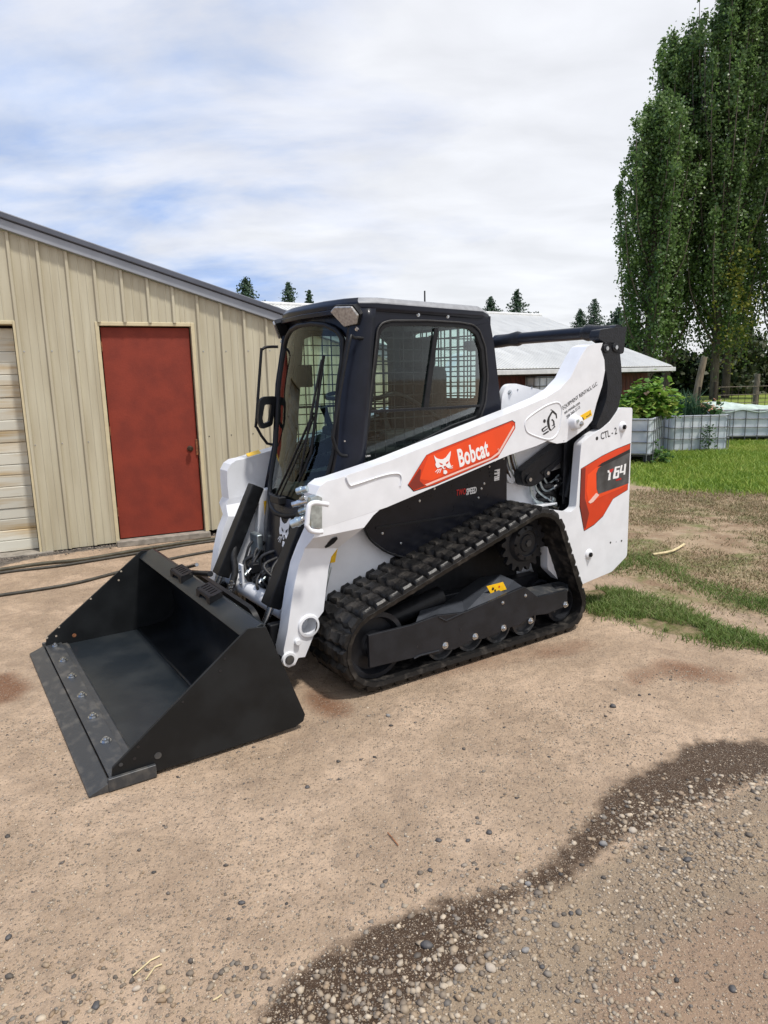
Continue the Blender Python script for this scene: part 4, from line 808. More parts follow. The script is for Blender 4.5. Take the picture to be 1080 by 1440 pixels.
# ---- hose bay details
P = [(-1.477,0.47,0.862),(-1.504,0.47,0.794),(-1.59,0.47,0.746),(-1.691,0.47,0.709)]; tube('hard_line', P, .009, 'zinc', chassis, 8, 5)
for pxs in ([(-1.491,0.48,0.908),(-1.518,0.48,0.859),(-1.597,0.48,0.803),(-1.664,0.48,0.776)], [(-1.53,0.485,0.923),(-1.564,0.485,0.864),(-1.617,0.485,0.849),(-1.682,0.485,0.875)], [(-1.584,0.47,0.935),(-1.618,0.47,0.894),(-1.67,0.47,0.907),(-1.723,0.47,0.94)], [(-1.458,0.475,0.892),(-1.472,0.475,0.83),(-1.538,0.475,0.781),(-1.644,0.475,0.754)]): tube('hard_line', pxs, .008, 'zinc', chassis, 8, 5)
for a, b in ((0, 1), (2, 3), (4, 5), (6, 7)):
    q = [(-1.64,0.5,0.867),(-1.719,0.5,0.891),(-1.671,0.5,0.91),(-1.737,0.5,0.932),(-1.616,0.5,0.775),(-1.684,0.5,0.734),(-1.602,0.5,0.805),(-1.663,0.5,0.77)]; cyl('coupling', q[a], q[b], .016 if a != 4 else .013, 'steel', chassis, 12, bevel=.002); cyl('coupling_sleeve', Vector(q[a]).lerp(Vector(q[b]), .35), Vector(q[a]).lerp(Vector(q[b]), .65), .021, 'satin_black' if a < 4 else 'zinc', chassis, 12)
for k in range(4): tube('hard_line', [(-1.235-.028*k, .455, 1.17), (-1.24-.028*k, .46, 1.10), (-1.262-.03*k, .462, 1.02), (-1.30-.03*k, .455, .96)], .0075, 'zinc' if k % 2 else 'brass_dark', chassis, 8, 4)
tube('hard_line', [(-1.20, .455, 1.11), (-1.24, .46, 1.115), (-1.275, .46, 1.10), (-1.285, .46, 1.04)], .008, 'zinc', chassis, 8, 4)
box('line_clamp', (-1.235, .441, 1.06), (-1.185, .475, 1.13), 'satin_black', chassis, .004); bolt((-1.215, .475, 1.09), chassis, .9)
for k in range(3): tube('bay_hose', [(-1.55, .42, .85-.04*k), (-1.62, .47, .88-.04*k), (-1.70, .45, .84-.05*k), (-1.74, .40, .74)], .022, 'hose_rubber', chassis, 10, 5)
# ---- rear lift cylinder, links
def linkbar(name, pts2, y0, y1, m, parent, bv=.012): return prism(name, rounded(pts2, .03), y0, y1, m, parent, bv)
for sg in (1, -1):
    s_ = lambda y: sg*y
    lk = linkbar('control_link', [(-1.32,1.002),(-1.369,1.025),(-1.74,1.205),(-1.819,1.237),(-1.889,1.214),(-1.892,1.157),(-1.778,1.1),(-1.477,0.915),(-1.415,0.899),(-1.341,0.915)], s_(.46), s_(.528), 'cast_black', ld, .012)
    prism('link_rib', [(-1.488,0.987),(-1.679,1.076),(-1.666,1.06),(-1.501,0.97)], s_(.527), s_(.535), 'satin_black', lk, .002)
    for q in [(-1.386,0.53,0.951),(-1.542,0.53,0.977),(-1.856,0.53,1.193)]:
        q = Vector((q[0], s_(.526), q[2])); cyl('pivot_boss', q, q+Vector((0, s_(.014), 0)), .030, 'cast_black', lk, 24, bevel=.003); cyl('pivot_pin', q+Vector((0, s_(.014), 0)), q+Vector((0, s_(.022), 0)), .013, 'steel', lk, 6)
    cyl('pivot_housing', (-1.31, s_(.43), .97), (-1.31, s_(.462), .97), .045, 'white_paint', lk, 28, bevel=.006)
    lc = prism('rear_post', rounded([(-1.698,1.208),(-1.853,1.199),(-1.877,0.971),(-1.85,0.677),(-1.705,0.696),(-1.728,0.797)], .015), s_(.49), s_(.545), 'satin_black', ld, .010)
    box('post_rib', (-1.70, min(s_(.546), s_(.555)), .76), (-1.675, max(s_(.546), s_(.555)), 1.18), 'cast_black', lc, .003)
    cy = tube('lift_cylinder', [(-1.72, s_(.53), .80), (-1.90, s_(.56), 1.30)], .045, 'satin_black', ld, 20)
    tube('cylinder_rod', [(-1.90, s_(.56), 1.30), (-1.93, s_(.565), 1.42)], .024, 'steel', cy, 16)
    prism('lift_strut', rounded([(-1.963,1.503),(-2,1.479),(-1.985,1.378),(-1.903,1.226),(-1.835,1.202),(-1.843,1.325),(-1.906,1.427)], .01), s_(.55), s_(.59), 'satin_black', ld, .006)
    rl = prism('rear_link', rounded([(-1.875,1.76),(-1.921,1.786),(-1.982,1.791),(-2.046,1.761),(-2.076,1.635),(-2.093,1.485),(-2.065,1.372),(-1.986,1.279),(-1.891,1.234),(-1.849,1.259),(-1.899,1.338),(-1.942,1.427),(-1.95,1.525),(-1.924,1.615),(-1.879,1.69)], .03), s_(.57), s_(.655), 'cast_black', ld, .018, seg=3)
    for q in [(-2.005,0.655,1.754),(-1.916,0.655,1.747)]:
        q = Vector((q[0], s_(.65), q[2]))
        cyl('pivot_pin', q, q+Vector((0, s_(.012), 0)), .028, 'cast_black', rl, 24, bevel=.004); cyl('pivot_bolt', q+Vector((0, s_(.012), 0)), q+Vector((0, s_(.02), 0)), .014, 'steel', rl, 6)
    prism('link_clevis', rounded([(-1.841,1.809),(-1.858,1.862),(-1.993,1.877),(-2.118,1.886),(-2.102,1.817),(-2.094,1.718),(-2.017,1.704),(-1.945,1.766)], .015), s_(.58), s_(.655), 'cast_black', rl, .012)
# rear cross bar
xb = tube('rear_crossbar', [(-2.12, -.58, 1.865), (-2.12, -.30, 1.865), (-2.12, .30, 1.865), (-2.12, .58, 1.860)], .043, 'cab_paint', ld, 24)
for sg in (1, -1):
    tube('crossbar_end', [(-2.12, sg*.30, 1.865), (-2.12, sg*.34, 1.865), (-2.12, sg*.42, 1.862), (-2.115, sg*.52, 1.855), (-2.11, sg*.59, 1.845)], [.044, .056, .048, .048, .040], 'cast_black', xb, 20)
# ---- lift arms
A_FRONT = [(0.186,0.655,0.959),(0.182,0.655,1.043),(0.157,0.655,1.083),(0.12,0.655,1.104),(0.072,0.655,1.109)]
A_MAIN = [(-0.24,0.66,1.172),(-0.307,0.66,1.189),(-1.224,0.66,1.415),(-1.388,0.66,1.459),(-1.502,0.66,1.506),(-1.593,0.66,1.572),(-1.682,0.66,1.699),(-1.737,0.66,1.759),(-1.795,0.66,1.776),(-1.881,0.66,1.781),(-1.863,0.66,1.742),(-1.901,0.66,1.677),(-1.911,0.66,1.611),(-1.89,0.66,1.518),(-1.842,0.66,1.408),(-1.807,0.66,1.302),(-1.756,0.66,1.26),(-1.653,0.66,1.213),(-1.571,0.66,1.179),(-1.489,0.66,1.176),(-1.408,0.66,1.199),(-1.318,0.66,1.175),(-1.093,0.66,1.137),(-0.302,0.66,0.948),(-0.234,0.66,0.933)]
A_KNEE = [(-0.186,0.658,0.924),(-0.146,0.658,0.899),(-0.088,0.658,0.843)]
A_LEG = [(0.025,0.575,0.735),(0.065,0.575,0.696),(0.084,0.575,0.634),(0.123,0.575,0.412),(0.162,0.575,0.374),(0.182,0.575,0.3),(0.21,0.575,0.248),(0.241,0.575,0.19),(0.278,0.575,0.195),(0.3,0.575,0.162),(0.336,0.575,0.156),(0.355,0.575,0.172),(0.359,0.575,0.254),(0.334,0.575,0.343),(0.291,0.575,0.552),(0.253,0.575,0.682),(0.213,0.575,0.764)]
A_SHIN = [(0.205,0.65,0.828),(0.184,0.65,0.865)]
(HX, _h, HZ), = [(0.213,0.575,0.354)]
(PX, _p, PZ), = [(0.334,0.575,0.202)]
def arm_geo(sg):
    lp = A_FRONT+A_MAIN+A_KNEE+A_LEG+A_SHIN; n = len(lp); nf, nm, nk, nl = len(A_FRONT), len(A_MAIN), len(A_KNEE), len(A_LEG)
    i0 = nf; i1 = nf+nm-1; iu = nf+nm+nk-1; il = iu+1; ie = il+nl-1
    th = [.125 if k < il or k > ie else .095 for k in range(n)]
    V = [(p[0], sg*p[1], p[2]) for p in lp]+[(p[0], sg*(p[1]-t), p[2]) for p, t in zip(lp, th)]
    holes = circ(HX, HZ, .046, 24); hb = len(V)
    V += [(a, sg*.575, b) for a, b in holes]+[(a, sg*.48, b) for a, b in holes]
    faces = [list(range(i0, i1+1)), [n_ % n for n_ in list(range(ie+2-1, n))]+list(range(0, i0+1))+list(range(i1, iu+1)), [iu, il, ie]+list(range(ie+1, n)), None]
    faces[1] = list(range(n-1, n))+list(range(0, i0+1))+list(range(i1, iu+1)); faces[2] = [iu, il, ie]+list(range(ie+1, n))
    F = []
    for f in faces[:3]:
        for t in tessellate_polygon([[Vector((V[q][0], V[q][2], 0)) for q in f]]): a, b, c = [f[q] for q in t]; F += [(a, b, c), (n+c, n+b, n+a)]
    lg = list(range(il, ie+1)); hl = [hb+q for q in range(24)]; fl = lg+hl
    for t in tessellate_polygon([[Vector((V[q][0], V[q][2], 0)) for q in lg], [Vector((V[q][0], V[q][2], 0)) for q in hl]]):
        a, b, c = [fl[q] for q in t]; m2 = lambda q: n+q if q < n else q+24; F += [(a, b, c), (m2(c), m2(b), m2(a))]
    for q in range(n): F.append((q, (q+1) % n, n+(q+1) % n, n+q))
    for q in range(24): F.append((hb+q, hb+(q+1) % 24, hb+24+(q+1) % 24, hb+24+q))
    me = bpy.data.meshes.new('lift_arm'); me.from_pydata(V, [], F); bm = bmesh.new(); bm.from_mesh(me); bmesh.ops.recalc_face_normals(bm, faces=bm.faces)
    bmesh.ops.dissolve_limit(bm, angle_limit=math.radians(1), verts=bm.verts, edges=bm.edges); bm.to_mesh(me); bm.free()
    return bev(link('lift_arm', me, 'white_paint', ld), .022, 3, 25)
for sg in (1, -1):
    arm = arm_geo(sg)
    y = lambda v, e=0: sg*(v+e)
    if sg == 1:
        ell = [[(0.109,0.592,0.759)][0], [(0.104,0.616,0.785)][0], [(0.089,0.642,0.81)][0], [(0.069,0.65,0.815)][0], [(0.058,0.638,0.801)][0], [(0.066,0.613,0.775)][0], [(0.085,0.593,0.755)][0], [(0.103,0.588,0.75)][0]]
        raw('oval_slot', ell+[(a, b-.004, c) for a, b, c in ell], [tuple(range(8)), tuple(range(15, 7, -1))]+[(q, (q+1) % 8, 8+(q+1) % 8, 8+q) for q in range(8)], 'black_print', arm)
        # raised outlines of pressed panels
        tube('pressed_rim', [(0.01,0.661,1.115),(-0.01,0.66,1.073),(-0.043,0.661,1.073),(-0.216,0.66,1.102),(-0.305,0.661,1.103),(-0.327,0.661,1.074),(-0.317,0.661,1.034)], .004, 'white_paint', arm, 8, 4)
        tube('pressed_rim', [(-1.216,0.659,1.304),(-1.238,0.659,1.344),(-1.372,0.659,1.405),(-1.469,0.659,1.427),(-1.512,0.659,1.412),(-1.527,0.659,1.364),(-1.506,0.659,1.262),(-1.464,0.659,1.216),(-1.403,0.659,1.208),(-1.3,0.659,1.236),(-1.235,0.659,1.265),(-1.216,0.659,1.304)], .0055, 'white_paint', arm, 8, 4)
        D1 = [(-0.368,1.04),(-0.405,1.001),(-0.548,1.021),(-0.874,1.098),(-1.004,1.132),(-1.136,1.288),(-1.135,1.321),(-1.112,1.334),(-0.54,1.2),(-0.492,1.185)]
        cx0 = sum(p[0] for p in D1)/len(D1); cz0 = sum(p[1] for p in D1)/len(D1)
        prism('decal_border', [(cx0+(x-cx0)*1.008, cz0+(z-cz0)*1.03) for x, z in D1], .6595, .6606, 'black_print', arm)
        prism('decal', D1, .6606, .6616, 'orange_print', arm)
        prism('decal_field', [(-0.502,1.177),(-0.55,1.188),(-1.101,1.323),(-1.113,1.297),(-1.02,1.184),(-0.971,1.151),(-0.843,1.121),(-0.515,1.044),(-0.443,1.059)], .6616, .6622, 'orange_bright', arm)
        prism('decal_edge', [(-0.373,1.039),(-0.444,1.116),(-0.453,1.108),(-0.443,1.051),(-0.476,1.021),(-0.405,1.005)], .6616, .6624, 'maroon_print', arm)  # printed maroon end of the decal
        prism('decal_edge', [(-0.476,1.027),(-0.811,1.103),(-0.949,1.134),(-1.004,1.161),(-1.124,1.309),(-1.13,1.296),(-1.015,1.152),(-0.95,1.124),(-0.811,1.093),(-0.49,1.019)], .6623, .6629, 'peach_print', arm)  # printed peach line along the decal
        emb0, embx, emby = [(-0.543,0.663,1.083),(-0.663,0.663,1.081),(-0.538,0.663,1.182)]; ux = (Vector(embx)-Vector(emb0)); uy = (Vector(emby)-Vector(emb0))
        emblem(lambda a, b, w: tuple(Vector(emb0)+ux*a+uy*b+Vector((0, w+.0004, 0))), arm, 'orange_print')
        r_ = [(-0.715,0.663,1.102),(-1.001,0.663,1.163)]; rv = Vector(r_[1])-Vector(r_[0])
        text('lettering', 'Bobcat', r_[0], rv, (0, 0, 1), .138, 'white_print', arm, .56, .0042, .0006, 1.04)
        prism('trademark_ring', [circ(*[(-1.006,1.177)][0], .006, 14), circ(*[(-1.006,1.177)][0], .004, 14)], .6626, .6632, 'peach_print', arm)
        a_ = [(-1.534,0.66,1.379),(-1.842,0.66,1.521),(-1.551,0.66,1.352),(-1.714,0.66,1.422),(-1.571,0.66,1.323),(-1.696,0.66,1.387)]; 
        text('lettering', 'EQUIPMENT RENTALS, LLC', a_[0], Vector(a_[1])-Vector(a_[0]), (0, 0, 1), .033, 'black_print', arm, .86, 0)
        text('lettering', 'set-rentals.com', a_[2], Vector(a_[3])-Vector(a_[2]), (0, 0, 1), .028, 'black_print', arm, .86, 0)
        text('lettering', '208-360-3112', a_[4], Vector(a_[5])-Vector(a_[4]), (0, 0, 1), .028, 'black_print', arm, .86, 0)
        for l_ in ([(-1.354,1.273),(-1.396,1.292),(-1.399,1.286),(-1.367,1.27),(-1.37,1.255),(-1.358,1.26)], [(-1.367,1.259),(-1.404,1.276),(-1.409,1.272),(-1.373,1.255)], [(-1.364,1.242),(-1.412,1.261),(-1.419,1.254),(-1.377,1.237)], [(-1.398,1.319),(-1.407,1.34),(-1.427,1.365),(-1.442,1.379),(-1.426,1.384),(-1.432,1.388),(-1.457,1.376),(-1.482,1.358),(-1.486,1.332),(-1.477,1.33),(-1.472,1.352),(-1.445,1.368),(-1.422,1.337),(-1.42,1.31),(-1.427,1.275),(-1.44,1.263),(-1.466,1.288),(-1.473,1.281),(-1.437,1.259),(-1.424,1.26),(-1.405,1.285)], [(-1.439,1.287),(-1.468,1.289),(-1.462,1.316),(-1.444,1.33),(-1.436,1.323),(-1.451,1.314),(-1.454,1.295)]): prism('logo', l_, .6602, .6612, 'black_print', arm)
        prism('logo', circ(*[(-1.378,1.32)][0], .011, 16), .6602, .6612, 'black_print', arm)
        prism('caution_label', [(-1.689,1.335),(-1.787,1.37),(-1.802,1.334),(-1.714,1.303),(-1.697,1.308)], .6601, .6612, 'yellow_print', arm)
        for l_ in ([(-1.706,1.327),(-1.719,1.324),(-1.73,1.311),(-1.717,1.311)], [(-1.746,1.328),(-1.778,1.339),(-1.781,1.353),(-1.788,1.339),(-1.749,1.323)]): prism('label_mark', l_, .6612, .6618, 'black_print', arm)
        q = Vector([(-1.636,0.66,1.298)][0]); lathe('pivot_boss', [(0, .045), (.034, .045), (.040, .040), (.044, .01), (.052, 0)], 'white_paint', arm, 32, 'Y', q)
        bolt(q+Vector((-.018, .044, -.008)), arm, 1.2); cyl('boss_dowel', q+Vector((.018, .040, .012)), q+Vector((.018, .052, .012)), .010, 'zinc', arm, 12)
        for q in [(-1.815,0.66,1.275),(-1.551,0.66,1.189)]: cyl('hole', Vector(q), Vector(q)+Vector((0, .001, 0)), .003, 'black_print', arm, 8)
        q = Vector([(-1.616,0.66,1.75)][0])
    q = Vector((PX, sg*.577, PZ)); lathe('pin_collar', [(.020, .012), (.036, .012), (.040, 0)], 'white_paint', arm, 28, 'Y', (q.x, q.y-(.002 if sg > 0 else .01), q.z))
    cyl('coupler_pin', (q.x, sg*.46, q.z), (q.x, sg*.593, q.z), .025, 'worn_steel', arm, 24, bevel=.003)
    lathe('tube_collar', [(.046, .012), (.058, .010), (.062, 0)], 'white_paint', arm, 32, 'Y', (HX, q.y-(.002 if sg > 0 else .01), HZ))
    lathe('tube_bore', [(.0455, .0), (.0455, -.09*sg), (.0, -.09*sg)], 'white_paint', arm, 32, 'Y', (HX, sg*.576, HZ))
    cyl('stop_boss', (HX+.07, sg*.57, HZ-.07), (HX+.07, sg*.595, HZ-.07), .016, 'white_paint', arm, 18, bevel=.004)
    # front inner web that carries the tilt cylinder
    prism('arm_web', rounded([(-.02, .90), (.08, .93), (.20, .60), (.24, .46), (.16, .40), (.06, .60)], .03), sg*.44, sg*.48, 'white_paint', arm, .012)
cyl('cross_tube', (HX, -.48, HZ), (HX, .48, HZ), .052, 'white_paint', ld, 28)
yl = [(0.03,-0.545,1.116),(-0.059,-0.545,1.137)]+[(-0.073,-0.61,1.152),(0.017,-0.61,1.133)]
raw('yellow_label', yl+[(a, b, c-.004) for a, b, c in yl], [(0, 1, 2, 3), (7, 6, 5, 4), (0, 4, 5, 1), (1, 5, 6, 2), (2, 6, 7, 3), (3, 7, 4, 0)], 'yellow_print', arm)
# quick coupler block and guard on the near arm
bk = prism('hose_coupler', rounded([(0.216,1.035),(0.177,1.041),(0.154,1.028),(0.161,0.875),(0.22,0.887)], .004), .62, .668, 'zinc', ld, .005)
for a, b, r_, mm in (((.27, .74, 1.09), (.335, .75, 1.085), .017, 'zinc'), ((.27, .735, 1.03), (.36, .74, 1.02), .014, 'steel'), ((.28, .74, .99), (.33, .76, .985), .016, 'zinc'), ((.28, .735, .945), (.37, .74, .925), .021, 'zinc'), ((.29, .76, 1.05), (.325, .77, 1.05), .011, 'steel'), ((.29, .76, .95), (.33, .775, .945), .015, 'steel')):
    a = Vector(a)+Vector((-.04, -.075, -.01)); b = Vector(b)+Vector((-.07, -.13, -.02)); cyl('coupling', a, b, r_, mm, bk, 16, bevel=.002); cyl('coupling_ring', Vector(a).lerp(Vector(b), .5), Vector(a).lerp(Vector(b), .65), r_*1.2, mm, bk, 16)
tube('coupler_guard', [(0.152,0.72,1.001),(0.187,0.72,1.01),(0.218,0.72,1.018),(0.245,0.72,1.014),(0.257,0.72,0.995),(0.268,0.72,0.927),(0.269,0.72,0.91),(0.251,0.72,0.886),(0.216,0.72,0.874),(0.189,0.72,0.871)], .0125, 'white_paint', ld, 12, 5)
# ---- tilt cylinders with guards
for sg in (1, -1):
    top = Vector((.06, sg*.37, .95)); bot = Vector((.325, sg*.37, .425)); d = (bot-top).normalized(); side = Vector((0, 1, 0)); nn_ = d.cross(side).normalized()
    V = []
    for t_, w_ in ((-.01, .040), (1.0, .052)):
        c_ = top+(bot-top)*t_
        for a, b in ((-1, -1), (1, -1), (1, .55), (.75, 1), (-.75, 1), (-1, .55)): V.append(c_+side*a*w_-nn_*b*.042)
    g_ = raw('cylinder_guard', V, [(5, 4, 3, 2, 1, 0), (6, 7, 8, 9, 10, 11)]+[(i, (i+1) % 6, 6+(i+1) % 6, 6+i) for i in range(6)], 'satin_black', ld); bev(g_, .006)
    bolt(top+d*.05-nn_*.04, g_, .9, -nn_, dark=True)
    cyl('cylinder_rod', bot-d*.02, bot+d*.13, .019, 'steel', g_, 20); cyl('rod_eye', bot+d*.15-side*.03, bot+d*.15+side*.03, .032, 'satin_black', g_, 20)
    cyl('cylinder_barrel', top+d*.03, bot-d*.03, .034, 'satin_black', g_, 16)
    prism('arm_label', [(-.055, .70), (-.02, .70), (-.005, .62), (-.035, .62)], sg*.431, sg*.4325, 'yellow_print', chassis)
tube('frame_edge_strip', [(.0, .437, .60), (.085, .437, .32)], .010, 'zinc', chassis, 8)
# ---- tracks
C3 = [((-.08, .235), .235), ((-1.22, .595), .235), ((-1.48, .17), .17)]
LUG = .031; TH = .024
pts_ = []
for (c_, r_) in C3:
    for k in range(720): a = 2*PI*k/720; pts_.append((c_[0]+(r_-LUG)*math.cos(a), c_[1]+(r_-LUG)*math.sin(a)))
def hull(P):
    P = sorted(set((round(a, 5), round(b, 5)) for a, b in P)); cr = lambda o, a, b: (a[0]-o[0])*(b[1]-o[1])-(a[1]-o[1])*(b[0]-o[0]); lo = []; up = []
    for p in P:
        while len(lo) > 1 and cr(lo[-2], lo[-1], p) <= 0: lo.pop()
        lo.append(p)
    for p in reversed(P):
        while len(up) > 1 and cr(up[-2], up[-1], p) <= 0: up.pop()
        up.append(p)
    return lo[:-1]+up[:-1]
H_ = hull(pts_); H_ = [Vector((a, b)) for a, b in H_]
cum = [0]
for i in range(len(H_)): cum.append(cum[-1]+(H_[(i+1) % len(H_)]-H_[i]).length)
PER = cum[-1]
def at_len(s):
    s %= PER; import bisect
    i = min(bisect.bisect_right(cum, s)-1, len(H_)-1); a = H_[i]; b = H_[(i+1) % len(H_)]; t = (s-cum[i])/max(1e-9, cum[i+1]-cum[i]); return a.lerp(b, t)
def frame_at(s):
    p = at_len(s); t = (at_len(s+.012)-at_len(s-.012)).normalized(); n_ = Vector((t.y, -t.x)); return p, t, n_     # outward normal for a ccw loop
NS = 220; TW = .20
def belt():
    prof = [(-TW, 0), (-TW+.004, -TH), (-.07, -TH), (-.05, -TH-.014), (.05, -TH-.014), (.07, -TH), (TW-.004, -TH), (TW, 0), (TW-.015, .004), (-TW+.015, .004)]
    V = []; F = []; k = len(prof)
    for i in range(NS):
        p, t, n_ = frame_at(PER*i/NS); wob = .0015*math.sin(i*1.9)
        for yy, h in prof: q = p+n_*(h+wob); V.append((q.x, yy, q.y))
    for i in range(NS):
        j = (i+1) % NS
        for m_ in range(k): F.append((i*k+m_, j*k+m_, j*k+(m_+1) % k, i*k+(m_+1) % k))
    return V, F
NL = round(PER/.086)
def lug_mesh(flip):
    V = []; F = []; nY = 29
    for i in range(nY):
        yy = -TW+.004+(2*TW-.008)*i/(nY-1); ph = (yy/TW)*PI*2.5
        wav = .015*abs(math.sin(ph))-.004+.003*math.sin(ph*2.1); sk = .012*(1-abs(yy)/TW)*(1 if flip else -1)
        e_ = .65 if i in (0, nY-1) else 1
        gap = .80 if (i % 7 == 3) else 1
        a0 = -.030+sk-wav*.6; a1 = .022+sk+wav
        for (u_, h) in ((a0-.009, -.001), (a0, LUG*.72*e_), (a0+.007, LUG*e_*gap), ((a0+a1)/2, LUG*.93*e_*gap), (a1-.008, LUG*.98*e_*gap), (a1, LUG*.7*e_), (a1+.012, -.001)): V.append((u_, yy*(1 if abs(yy) < TW*.96 else .985+.015*(h < 0)), h))
    for i in range(nY-1):
        for k in range(6): F.append((i*7+k, i*7+k+1, (i+1)*7+k+1, (i+1)*7+k))
    F.append(tuple(range(7))[::-1]); F.append(tuple((nY-1)*7+k for k in range(7)))
    me = bpy.data.meshes.new('tread_lug'); me.from_pydata(V, [], F); bm = bmesh.new(); bm.from_mesh(me); bmesh.ops.recalc_face_normals(bm, faces=bm.faces); bm.to_mesh(me); bm.free(); me.materials.append(MAT['rubber'])
    me.polygons.foreach_set('use_smooth', [True]*len(me.polygons)); me.set_sharp_from_angle(angle=math.radians(38)); return me
LM = [lug_mesh(0), lug_mesh(1)]
bv_, bf_ = belt(); belt_me = None
for sg in (1, -1):
    if belt_me is None: tr = raw('rubber_track', bv_, bf_, 'rubber', ld, True); belt_me = tr.data; belt_me.set_sharp_from_angle(angle=math.radians(40))
    else: tr = link('rubber_track', belt_me, None, ld)
    tr.location = (0, sg*.61, 0)
    for i in range(NL):
        p, t, n_ = frame_at(PER*(i+.3)/NL); o = link('tread_lug', LM[i % 2], None, tr)
        M = Matrix.Identity(4); M.col[0] = (t.x, 0, t.y, 0); M.col[1] = (0, 1, 0, 0); M.col[2] = (n_.x, 0, n_.y, 0); M.col[3] = (p.x, 0, p.y, 1)
        if M.to_3x3().determinant() < 0: M.col[0] = (-t.x, 0, -t.y, 0)
        o.matrix_local = M
gl_ = [(-.75+(h.x+.75)*.955, .33+(h.y-.33)*.955) for h in H_[::6] if -.75+(h.x+.75)*.955 > -1.36]+[(-1.37, .62), (-1.37, .05)]
